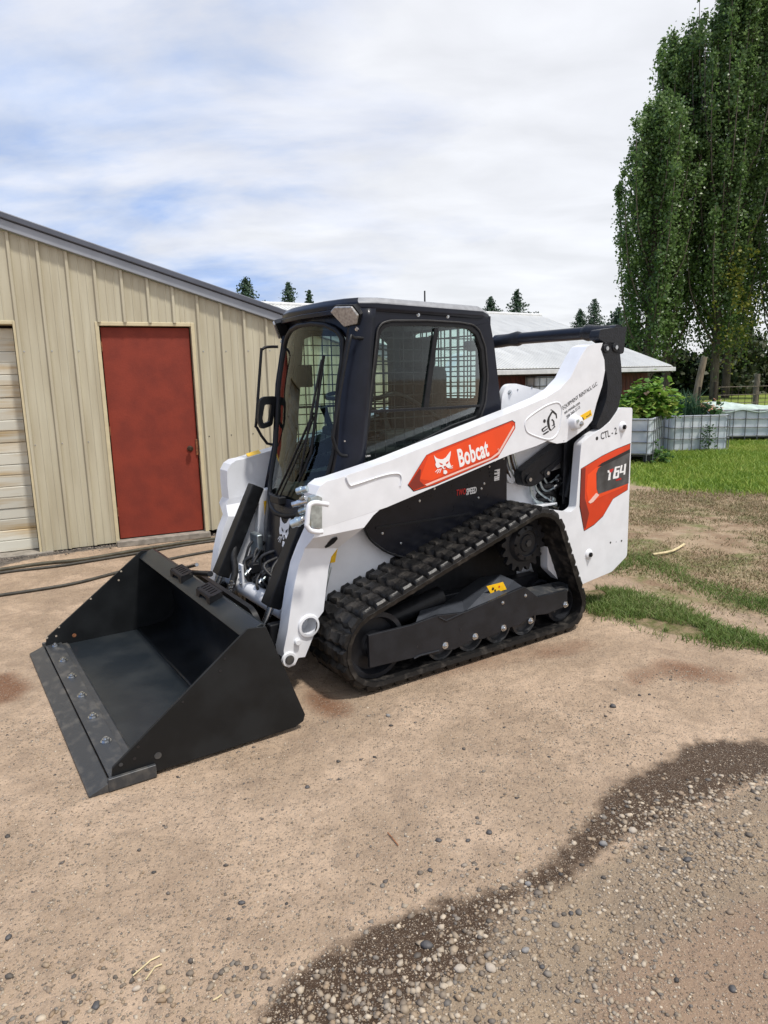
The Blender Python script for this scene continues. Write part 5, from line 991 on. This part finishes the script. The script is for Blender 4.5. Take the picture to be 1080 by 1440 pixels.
# sprocket, idlers, rollers, frame
def wheel(name, c_, r_, w_, yc, sg, m='dark_frame', parent=None):
    return lathe(name, [(0, w_*.2), (r_*.35, w_*.25), (r_*.42, w_*.1), (r_*.78, w_*.05), (r_*.86, w_*.5), (r_, w_*.46), (r_, -w_*.5), (0, -w_*.5)], m, parent or ld, 40, 'Y', (c_[0], yc, c_[1]))
for sg in (1, -1):
    ys_ = lambda v: sg*v
    fr = empty('track_frame'); fr.parent = ld; prism('inner_guard', gl_, ys_(.435), ys_(.452), 'satin_black', fr)
    teeth = []
    for k in range(17*4):
        a = 2*PI*k/68; rr = .182 if k % 4 in (0, 1) else .152; teeth.append((-1.22+rr*math.cos(a), .595+rr*math.sin(a)))
    sp_ = prism('sprocket', [teeth, circ(-1.22, .595, .112, 36)], ys_(.64), ys_(.665), 'dark_frame', ld, .003)
    dm = lathe('drive_hub', [(0, .020), (.05, .020), (.055, .012), (.075, .012), (.08, .022), (.105, .016), (.118, -.004), (.125, -.02), (.125, -.12), (0, -.12)] if sg > 0 else [(0, -.02), (.118, .0), (.12, .12), (0, .12)], 'dark_frame', ld, 48, 'Y', (-1.22, ys_(.675), .595))
    for k in range(9):
        a = 2*PI*k/9; bolt((-1.22+.092*math.cos(a), ys_(.69), .595+.092*math.sin(a)), dm, .9, (0, sg, 0), dark=True)
    cyl('hub_plug', (-1.225, ys_(.695), .595), (-1.225, ys_(.703), .595), .022, 'worn_steel', dm, 6)
    w1 = wheel('idler_wheel', (-.08, .235), .178, .09, ys_(.715), sg); w2 = wheel('idler_wheel', (-1.47, .175), .115, .09, ys_(.70), sg)
    if sg > 0:
        for y_ in (.54,): wheel('idler_wheel', (-1.47, .175), .115, .05, y_, 1)
    for k, xx in enumerate((-.50, -.71, -.92, -1.13)):
        rw = wheel('roller', (xx, .152), .098, .07, ys_(.735), sg, 'roller_steel')
        wheel('roller', (xx, .148), .092, .05, ys_(.54), sg)
    # side plate of the undercarriage frame
    sp2 = [(-0.012,0.317),(-0.287,0.313),(-0.453,0.329),(-0.637,0.306),(-0.885,0.339),(-1.092,0.368),(-1.11,0.364),(-1.218,0.282),(-1.471,0.278),(-1.475,0.194),(-1.463,0.173),(-1.294,0.158),(-1.185,0.172),(-1.126,0.158),(-1.068,0.14),(-0.977,0.138),(-0.921,0.133),(-0.871,0.123),(-0.779,0.118),(-0.715,0.129),(-0.647,0.12),(-0.57,0.105),(-0.5,0.118),(-0.431,0.11),(-0.388,0.121),(-0.015,0.14)]
    pl = prism('frame_plate', sp2, ys_(.775), ys_(.795), 'dark_frame', fr, .003)
    q0 = [(-0.303,0.79,0.305),(-0.46,0.79,0.322),(-0.645,0.79,0.302),(-0.894,0.79,0.335),(-1.102,0.79,0.361)]; q1 = [(-0.437,0.66,0.322),(-0.582,0.66,0.325),(-0.738,0.66,0.319),(-1.035,0.66,0.424),(-1.141,0.66,0.369)]
    rows = [[(a[0], ys_(a[1]), a[2]) for a in q0], [(a[0], ys_(a[1]), a[2]) for a in q1], [(a[0]+.02, ys_(.50), a[2]-.05) for a in q1]]
    grid('frame_cover', rows, 'cover_sheen', fr, False, .006)
    q0 = [(-1.228,0.79,0.277),(-1.483,0.79,0.271)]; q1 = [(-1.238,0.66,0.301),(-1.627,0.66,0.285)]; grid('rear_shelf', [[(a[0], ys_(a[1]), a[2]) for a in q0], [(a[0], ys_(a[1]), a[2]) for a in q1]], 'worn_steel', fr, False, .006)
    prism('front_tongue', [(-0.098,0.254),(-0.387,0.25),(-0.396,0.223),(-0.102,0.233)], ys_(.70), ys_(.774), 'dark_frame', fr, .003)
    box('inner_frame', (-1.5, min(ys_(.44), ys_(.52)), .12), (-.15, max(ys_(.44), ys_(.52)), .32), 'dark_frame', fr, .01)
    cyl('grease_cylinder', (-.62, ys_(.60), .36), (-.15, ys_(.60), .27), .055, 'satin_black', fr, 20)
    if sg > 0:
        for q in [(-0.504,0.795,0.146),(-0.719,0.795,0.148),(-0.936,0.795,0.15),(-1.155,0.795,0.146),(-1.455,0.795,0.187)]: bolt(q, pl, 1.35)
        for q in [(-0.929,0.795,0.305),(-1.11,0.795,0.313)]: bolt(q, pl, .7)
        for q in [(-0.316,0.795,0.184),(-0.615,0.796,0.212),(-1.361,0.795,0.161)]: cyl('hole', q, Vector(q)+Vector((0, .001, 0)), .006, 'black_print', pl, 12)
        tube('plate_ridge', [(-0.461,0.795,0.318),(-0.51,0.795,0.287),(-0.641,0.795,0.308)], .005, 'dark_frame', pl, 6)
        tube('plate_ridge', [(-0.29,0.797,0.124),(-0.328,0.797,0.131),(-0.458,0.797,0.127)], .006, 'dark_frame', pl, 6)
        lb = [Vector(a) for a in [(-0.85,0.735,0.406),(-0.977,0.735,0.408),(-1.006,0.735,0.359),(-0.884,0.735,0.353)]]
        nrm = (lb[1]-lb[0]).cross(lb[3]-lb[0]).normalized(); nrm = nrm if nrm.y > 0 else -nrm
        raw('warning_label', [a+nrm*.010 for a in lb]+[a+nrm*.007 for a in lb], [(0, 1, 2, 3), (7, 6, 5, 4), (0, 4, 5, 1), (1, 5, 6, 2), (2, 6, 7, 3), (3, 7, 4, 0)], 'yellow_print', fr)
        for fx, fy, s_, mm in ((.25, .45, .010, 'black_print'), (.32, .7, .008, 'black_print'), (.65, .4, .007, 'red_print')):
            c_ = lb[0].lerp(lb[1], fx)+(lb[3]-lb[0])*fy+nrm*.0105; cyl('label_mark', c_, c_+nrm*.001, s_, mm, fr, 5)
# ---- bucket
bkt = empty('bucket'); bkt.parent = ld
BY0, BY1 = -.865, .905
side = [(.585, .530), (.670, .540), (1.275, .088), (1.285, .020), (1.14, .012), (.47, .012), (.425, .03), (.415, .06)]
for y0, y1 in ((BY1-.014, BY1), (BY0, BY0+.014)):
    sp_ = prism('side_plate', side, y0, y1, 'bucket_black', bkt, .002)
    sy = y1 if y1 == BY1 else y0; so_ = 1 if y1 == BY1 else -1
    box('wear_pad', (1.11, min(sy+.001*so_, sy+.020*so_), .0), (1.30, max(sy+.001*so_, sy+.020*so_), .055), 'worn_steel', sp_, .004)
    if so_ == 1:
        for q, r_ in zip([(1.096,0.906,0.083),(1.189,0.906,0.101),(1.243,0.906,0.093),(1.171,0.906,0.147),(0.976,0.906,0.287),(0.806,0.906,0.381),(0.783,0.906,0.431)], (.015, .007, .008, .006, .005, .006, .005)): cyl('hole', q, Vector(q)+Vector((0, .001, 0)), r_, 'worn_steel' if r_ > .007 else 'black_print', sp_, 16)
    else:
        for q, r_ in zip([(0.806,-0.85,0.427),(0.826,-0.85,0.372),(1.002,-0.85,0.284),(1.199,-0.85,0.141),(1.272,-0.85,0.089),(1.22,-0.85,0.089),(1.119,-0.85,0.07)], (.006, .006, .006, .006, .007, .006, .012)): cyl('hole', q, Vector(q)+Vector((0, .001, 0)), r_, 'stone_pale' if r_ < .01 else 'rusty_metal', sp_, 16)
YI0, YI1 = BY0+.0145, BY1-.0145
def strip(name, path, m, parent, th=.010, n_=2, y0=YI0, y1=YI1): 
    rows = [[(x, y0+(y1-y0)*k/n_, z) for k in range(n_+1)] for x, z in path]; return grid(name, rows, m, parent, True, th)
fl_ = box('floor_plate', (.74, YI0, .012), (1.20, YI1, .024), 'bucket_floor', bkt)
bp_ = catmull([(.74, .024, 0), (.62, .026, 0), (.53, .050, 0), (.478, .12, 0), (.492, .25, 0), (.535, .38, 0), (.562, .46, 0), (.590, .528, 0)], 6)
strip('back_plate', [(p.x, p.y) for p in bp_], 'bucket_black', bkt, -.012)
prism('top_lip', [(.575, .533), (.600, .545), (.665, .520), (.690, .497), (.682, .488), (.655, .508), (.600, .530)], YI0, YI1, 'bucket_floor', bkt, .004)
prism('lip_return', [(.592, .528), (.668, .500), (.662, .490), (.60, .49)], YI0, YI1, 'bucket_black', bkt, .002)
be = prism('base_edge', [(1.155, .024), (1.165, .034), (1.285, .030), (1.285, .012), (1.155, .012)], YI0, YI1, 'worn_steel', bkt, .002)
ce = prism('cutting_edge', [(1.292, .034), (1.298, .037), (1.375, .008), (1.375, .0), (1.292, .0)], BY0-.0, BY1+.015, 'worn_steel', bkt, .002)
prism('edge_plate', [(1.195, .0345), (1.195, .043), (1.28, .039), (1.287, .036), (1.287, .0305)], BY0, BY1, 'worn_steel', bkt, .002)
for q in [(1.27,-0.811,0.042),(1.266,-0.53,0.042),(1.259,-0.258,0.042),(1.254,0.023,0.042),(1.251,0.298,0.042),(1.246,0.575,0.042)]: bolt((1.235, q[1], .041), ce, 1.6, (0, 0, 1))
for q in [(1.187,-0.547,0.026),(1.181,-0.267,0.026),(1.177,0.009,0.026),(1.172,0.286,0.026),(1.168,0.569,0.026)]: cyl('hole', (q[0], q[1], .0242), (q[0], q[1], .0250), .010, 'black_print', fl_, 16)
for yc in ([(0.64,-0.132,0.549)][0][1], [(0.64,0.319,0.544)][0][1]):
    st = empty('bucket_step'); st.parent = bkt
    prism('tread', [rounded([(.600, yc-.10), (.665, yc-.10), (.665, yc+.10), (.600, yc+.10)], .006)]+[rounded([(.612, yc-.085+.034*k), (.650, yc-.085+.034*k), (.650, yc-.072+.034*k), (.612, yc-.072+.034*k)], .003, 2) for k in range(5)], .560, .566, 'satin_black', st, 0, to3=lambda a, b, w: (a, b, w+.30*(.63-a)))
    prism('tread_flange', [(yc-.10, .505), (yc-.10, .553), (yc+.10, .553), (yc+.10, .505), (yc+.07, .505), (yc+.045, .540), (yc-.045, .540), (yc-.07, .505)], .664, .670, 'satin_black', st, 0, to3=lambda a, b, w: (w, a, b))
    for y_ in (yc-.098, yc+.092): box('leg', (.600, y_, .525), (.664, y_+.006, .560), 'satin_black', st)
# attachment plate and lever behind the bucket
mp_ = prism('mount_plate', rounded([(-.47, .10), (.47, .10), (.47, .42), (.42, .46), (-.42, .46), (-.47, .42)], .03), .375, .405, 'satin_black', ld, .006, to3=lambda a, b, w: (w+.30*(b-.1)*.6, a, b))
for y_ in (-.44, .44): box('mount_arm', (.27, y_-.025, .20), (.38, y_+.025, .36), 'satin_black', mp_, .012)
tube('mount_lever', [(0.5,-0.72,0.405),(0.5,-0.493,0.447),(0.5,-0.311,0.484),(0.5,-0.043,0.54)], .017, 'cast_black', mp_, 12); tube('lever_spring', [(0.5,-0.637,0.437),(0.5,-0.44,0.494),(0.5,-0.272,0.544)], .011, 'steel', mp_, 10)
tube('coupler_hinge_tube', [(.352, -.48, .214), (.352, .48, .214)], .030, 'satin_black', mp_, 16)
# ---- cab
cab = empty('cab'); cab.parent = ld
WINO = [(-0.325,1.838),(-0.353,1.871),(-0.408,1.885),(-0.644,1.891),(-0.877,1.886),(-0.972,1.876),(-1.02,1.845),(-1.065,1.753),(-1.083,1.588),(-1.067,1.439),(-1.028,1.348),(-0.843,1.308),(-0.438,1.174),(-0.195,1.109),(-0.211,1.188),(-0.26,1.454)]
CABS = [(-0.303,1.943),(-0.198,1.143),(-0.178,1.087),(-0.371,1.092),(-1.221,1.286),(-1.208,1.425),(-1.201,1.476),(-1.152,1.77),(-1.117,1.908),(-1.05,1.951),(-0.938,1.977),(-0.854,1.98)]
for sg in (1, -1):
    so2 = prism('side_panel', [CABS, rounded(WINO, .012, 3)], sg*.435, sg*.462, 'cab_paint', cab, .005)
    inn = [( -.62+(x+.62)*.955, 1.55+(z-1.55)*.95) for x, z in WINO]
    prism('window_seal', [rounded(WINO, .012, 3), rounded(inn, .012, 3)], sg*.447, sg*.470, 'satin_black', so2, .006)
    tube('window_gasket', [(x, sg*.471, z) for x, z in rounded([(-.62+(x+.62)*1.02, 1.55+(z-1.55)*1.03) for x, z in WINO], .02, 3)], .006, 'hose_rubber', so2, 8, close=True)
    raw('window_pane', [(x, sg*.452, z) for x, z in rounded(inn, .012, 3)], [tuple(range(4*len(inn)))], 'side_glass', so2)
    prism('window_bar', [(-0.261,1.428),(-1.048,1.427),(-1.048,1.412),(-0.26,1.413)], sg*.456, sg*.468, 'satin_black', so2, .002)
    prism('slider_bar', [(-0.706,1.864),(-0.733,1.864),(-0.656,1.422),(-0.621,1.424)], sg*.456, sg*.466, 'satin_black', so2, .002)
    # wire screen behind the pane
    bl = []; x_ = -1.06
    while x_ < -.20: bl.append(((x_, min(sg*.405, sg*.409), .98), (x_+.0065, max(sg*.405, sg*.409), 1.885))); x_ += .066
    z_ = 1.0
    while z_ < 1.89: bl.append(((-1.075, min(sg*.4095, sg*.4135), z_), (-.20, max(sg*.4095, sg*.4135), z_+.0065))); z_ += .062
    join_boxes('wire_screen', bl, 'satin_black', cab)
    prism('screen_frame', [rounded([(-1.10, .95), (-.16, .95), (-.28, 1.91), (-1.10, 1.91)], .05), rounded([(-1.065, 1.0), (-.22, 1.0), (-.33, 1.875), (-1.065, 1.875)], .05)], sg*.398, sg*.420, 'satin_black', cab)
    if sg > 0:
        for q in [(-0.593,0.462,1.931),(-0.798,0.462,1.928),(-0.189,0.462,1.685),(-0.174,0.462,1.625),(-0.104,0.462,1.275),(-0.088,0.462,1.201)]: 
            if q[0] < -.3: bolt(q, so2, .75)
        tube('panel_groove', [(-0.311,0.463,1.947),(-0.265,0.463,1.603),(-0.205,0.463,1.154)], .004, 'satin_black', so2, 6)
        text('lettering', 'OPEN', [(-0.234,0.454,1.178)][0], (-1, 0, .05), (0, 0, 1), .012, 'white_print', so2, 1, 0)
# A pillars and front
zl = [.90, 1.05, 1.2, 1.4, 1.57, 1.7, 1.82, 1.90, 1.95]
seamX = np.interp(zl, [.92, 1.14, 1.94], [-.16, -.205, -.30]); edgeX = np.interp(zl, [.90, 1.2, 1.57, 1.82, 1.95], [-.03, -.11, -.15, -.205, -.225])
BUL = .075
def fX(y_, z_, off=0): return float(np.interp(z_, [.84, .90, 1.2, 1.57, 1.82, 1.95], [.0, -.025, -.10, -.14, -.195, -.22]))+BUL*(1-min(1, abs(y_)/.37)**2)+off
for sg in (1, -1):
    rows = [[(sx, sg*.46, z), (sx+.03, sg*.458, z), (sx*.45+ex*.55, sg*.43, z), (ex-.008, sg*.405, z), (ex+.0, sg*.385, z)] for z, sx, ex in zip(zl, seamX, edgeX)]
    if sg < 0: rows = [r[::-1] for r in rows]
    pil = grid('pillar', rows, 'cab_paint', cab, True, .035)
    if sg > 0:
        for q in [(-0.207,0.432,1.686),(-0.192,0.432,1.625),(-0.122,0.432,1.272),(-0.106,0.432,1.197)]: bolt((q[0]+.0, .432, q[2]), pil, .95, (.55, .83, 0))
        for zz in (1.62, 1.28): box('door_hinge', (-.185+.12*(1.62-zz), .385, zz-.06), (-.145+.12*(1.62-zz), .425, zz+.06), 'satin_black', pil, .006)
# front door glass with its frame
def wy(z_): return float(np.interp(z_, [.835, .85, .88, .93, 1.0, 1.25, 1.7, 1.80, 1.85, 1.885, 1.90], [.06, .15, .22, .285, .325, .352, .352, .335, .29, .20, .08]))
zs = list(np.linspace(.835, .95, 8))+list(np.linspace(1.0, 1.75, 12))+list(np.linspace(1.78, 1.90, 9))
WC = .022
rows = [[(fX(WC+wy(z)*a, z, .012), WC+wy(z)*a, z) for a in np.linspace(-1, 1, 13)] for z in zs]
dg_ = grid('door_glass', rows, 'cab_glass', cab, True)
ring = [(fX(WC+wy(z), z, .012), WC+wy(z), z) for z in zs]+[(fX(WC-wy(z), z, .012), WC-wy(z), z) for z in reversed(zs)]
tube('door_frame', ring, .015, 'satin_black', cab, 10, close=True)
rows = []
for z in np.linspace(1.80, 1.965, 8):
    wi = wy(min(z, 1.90)) if z < 1.90 else 0
    rows.append([(fX(y_, z, -.005), y_, z) for y_ in np.linspace(-.37, .37, 15)])
for sg in (1, -1):   # surround between glass and pillars
    rows = []
    for z in [.80, .84]+zs[3:]+[1.93, 1.965]:
        w_ = wy(z)+.008 if .835 < z < 1.90 else .0
        lo_ = WC+sg*w_ if w_ else 0; hi_ = sg*.392; rows.append([(fX(lo_+(hi_-lo_)*t, z, -.006), lo_+(hi_-lo_)*t, z) for t in (0, .25, .5, .75, 1)][::sg])
    grid('door_surround', rows, 'cab_paint', cab, True, .02)
# roof with chamfer and visor
def loftroof():
    outl = [(-.17, -.36), (-.22, -.44), (-.32, -.475), (-1.05, -.475), (-1.14, -.43), (-1.15, 0), (-1.14, .43), (-1.05, .475), (-.32, .475), (-.22, .44), (-.17, .36), (-.135, .2), (-.13, 0), (-.135, -.2)]
    V = []; F = []; k = len(outl); cx_ = -.62
    for sc_, z_, dzr in ((.97, 1.935, 0), (1.0, 1.955, 0), (1.0, 1.985, 0), (.955, 2.012, 0), (.80, 2.020, 0)):
        for x, y_ in outl:
            drop = .035*max(0, (-x-.85)/.3)**1.5
            V.append((cx_+(x-cx_)*sc_, y_*sc_, z_-drop))
    for l_ in range(4):
        for i in range(k): F.append((l_*k+i, l_*k+(i+1) % k, (l_+1)*k+(i+1) % k, (l_+1)*k+i))
    F.append(tuple(4*k+i for i in range(k))); F.append(tuple(range(k))[::-1])
    me = bpy.data.meshes.new('roof'); me.from_pydata(V, [], F); bm = bmesh.new(); bm.from_mesh(me); bmesh.ops.recalc_face_normals(bm, faces=bm.faces); bm.to_mesh(me); bm.free()
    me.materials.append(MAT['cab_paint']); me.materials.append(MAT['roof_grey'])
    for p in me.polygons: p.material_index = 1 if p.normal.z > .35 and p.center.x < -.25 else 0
    return link('roof', me, None, cab)
rf = bev(loftroof(), .010, 3)
vis = prism('visor', [(-.135, -.30), (-.175, -.40), (-.24, -.46), (-.26, -.40), (-.215, -.3), (-.19, 0), (-.215, .3), (-.26, .40), (-.24, .46), (-.175, .40), (-.135, .30), (-.105, 0)], 1.930, 1.955, 'cab_paint', rf, .004, to3=lambda a, b, w: (a, b, w))
for sg in (1, -1):
    n_ = Vector((.86, sg*.42, -.30)).normalized(); c_ = Vector((-.170, sg*.405 if sg > 0 else -.435, 1.920 if sg > 0 else 1.905)); sd2 = Vector((-.44, sg*.90, .0)).normalized(); upv = n_.cross(sd2).normalized()
    if upv.z < 0: upv = -upv
    lp = [(-.095, .030), (-.06, .056), (.055, .050), (.088, .0), (.068, -.050), (-.02, -.062)]
    mk = lambda dn, k=1: [c_+sd2*a*k+upv*b*k+n_*dn for a, b in lp]
    V = mk(-.06, .9)+mk(0); k = 6; raw('headlight_housing', V, [tuple(range(6))[::-1], tuple(range(6, 12))]+[(i, (i+1) % k, k+(i+1) % k, k+i) for i in range(k)], 'satin_black', cab)
    V = mk(.001, .94)+mk(.016, .90); hl = raw('headlight', V, [tuple(range(6))[::-1], tuple(range(6, 12))]+[(i, (i+1) % k, k+(i+1) % k, k+i) for i in range(k)], 'lens', cab); bev(hl, .006)
    bolt(c_+sd2*.05-upv*.075, cab, .9, n_)
# rear wall with window, interior
prism('rear_wall', [[(-.44, 1.0), (.44, 1.0), (.44, 1.94), (-.44, 1.94)], rounded([(-.34, 1.46), (.36, 1.46), (.36, 1.885), (-.34, 1.885)], .07)], -1.14, -1.11, 'cab_paint', cab, to3=lambda a, b, w: (w, a, b))
bl = []
yy = -.34
while yy < .36: bl.append(((-1.105, yy, 1.46), (-1.101, yy+.009, 1.885))); yy += .064
zz = 1.47
while zz < 1.885: bl.append(((-1.1005, -.34, zz), (-1.0965, .36, zz+.009))); zz += .060
join_boxes('wire_screen', bl, 'satin_black', cab)
rwl = rounded([(-.345, 1.455), (.365, 1.455), (.365, 1.89), (-.345, 1.89)], .07); raw('rear_window', [(-1.107, a, b) for a, b in rwl], [tuple(range(len(rwl)))], 'side_glass', cab)
prism('escape_tag', [(-.10, 1.86), (-.07, 1.86), (-.045, 1.79), (-.11, 1.79)], -1.09, -1.086, 'red_print', cab, to3=lambda a, b, w: (w, a, b))
box('corner_post', (-1.108, -.43, .9), (-.98, -.34, 1.92), 'satin_black', cab); box('rear_lining', (-1.10, -.40, .9), (-1.07, .42, 1.44), 'satin_black', cab); box('cab_floor', (-1.10, -.42, .86), (-.06, .42, .90), 'satin_black', cab); box('inner_side', (-1.10, -.425, .90), (-.25, -.415, 1.0), 'satin_black', cab); box('headliner', (-1.10, -.43, 1.90), (-.25, .43, 1.93), 'seat_cloth', cab)
seat = empty('seat'); seat.parent = cab
bev(box('cushion', (-.86, -.25, 1.08), (-.40, .25, 1.20), 'seat_cloth', seat), .04, 3)
bev(box('backrest', (-1.00, -.25, 1.18), (-.86, .23, 1.66), 'seat_cloth', seat), .05, 3); bev(box('headrest', (-.98, -.16, 1.64), (-.88, .14, 1.84), 'seat_cloth', seat), .04, 3)
bev(box('pedestal', (-.85, -.20, .90), (-.45, .20, 1.08), 'satin_black', seat), .01)
for sg in (1, -1):
    ar = bev(box('armrest', (-.85, sg*.34-.045, 1.24), (-.42, sg*.34+.045, 1.30), 'seat_cloth', seat), .02, 3); tube('joystick', [(-.46, sg*.34, 1.30), (-.44, sg*.34, 1.36), (-.42, sg*.34, 1.42)], [.022, .018, .026], 'satin_black', seat, 12, 3)
bev(box('display', (-.30, -.40, 1.55), (-.26, -.24, 1.68), 'satin_black', cab), .008)
tube('seat_bar', [(-.85, .30, 1.35), (-.55, .33, 1.50), (-.42, .25, 1.48), (-.40, -.25, 1.48), (-.55, -.33, 1.50), (-.85, -.30, 1.35)], .014, 'satin_black', cab, 10, 5)
# wiper, grab bars, latch, antenna
wp = [Vector(a) for a in [(-0.04,-0.222,0.98),(-0.04,-0.134,1.059)]]
def og(y_, z_, d=.03): return (fX(y_, z_, .012+d), y_, z_)
wip = tube('wiper_arm', [og(-.02, .93, .04), og(.06, 1.05, .045), og(.20, 1.32, .04), og(.245, 1.42, .03)], .007, 'satin_black', cab, 8)
tube('wiper_link', [og(.03, .93, .04), og(.10, 1.05, .045), og(.22, 1.30, .04), og(.25, 1.40, .03)], .005, 'satin_black', wip, 8)
tube('wiper_blade', [og(.265, 1.72, .02), og(.26, 1.5, .02), og(.23, 1.2, .02), og(.17, 1.04, .02)], .009, 'satin_black', wip, 8); tube('blade_spine', [og(.27, 1.70, .032), og(.255, 1.42, .05), og(.185, 1.08, .032)], .007, 'satin_black', wip, 8)
bev(box('wiper_motor', (fX(0, .93)+.02, -.06, .90), (fX(0, .93)+.07, .07, .945), 'satin_black', wip), .008)
tube('grab_handle', [(-0.24,0.47,1.799),(-0.175,0.47,1.803),(-0.144,0.47,1.778),(-0.039,0.47,1.354),(-0.03,0.47,1.288),(-0.063,0.47,1.211),(-0.11,0.47,1.196)], .009, 'satin_black', cab, 10, 3)
FG = [(-.16, -.42, 1.80), (-.10, -.45, 1.80), (-.065, -.45, 1.785), (-.055, -.45, 1.75), (.0, -.45, 1.35), (.0, -.45, 1.31), (-.06, -.44, 1.205), (-.12, -.41, 1.20)]
tube('grab_handle', FG, .009, 'satin_black', cab, 10, 2); tube('grab_post', [(-.22, -.47, 1.79), (-.17, -.47, 1.5), (-.13, -.47, 1.22)], .010, 'satin_black', cab, 8)
prism('door_latch', [rounded([(-.075, 1.32), (.0, 1.30), (.02, 1.36), (.0, 1.48), (-.03, 1.50), (-.11, 1.50)], .02), rounded([(-.055, 1.345), (-.015, 1.335), (-.01, 1.37), (-.03, 1.45), (-.075, 1.45)], .01)], -.405, -.375, 'satin_black', cab, .006)
cyl('antenna', (-1.06, -.10, 1.96), (-1.06, -.10, 2.14), .005, 'satin_black', cab, 8)
tube('door_edge_strip', [og(-.37, 1.0, 0), og(-.37, .80, 0), og(-.36, .62, -.03)], .008, 'cab_paint', cab, 8)
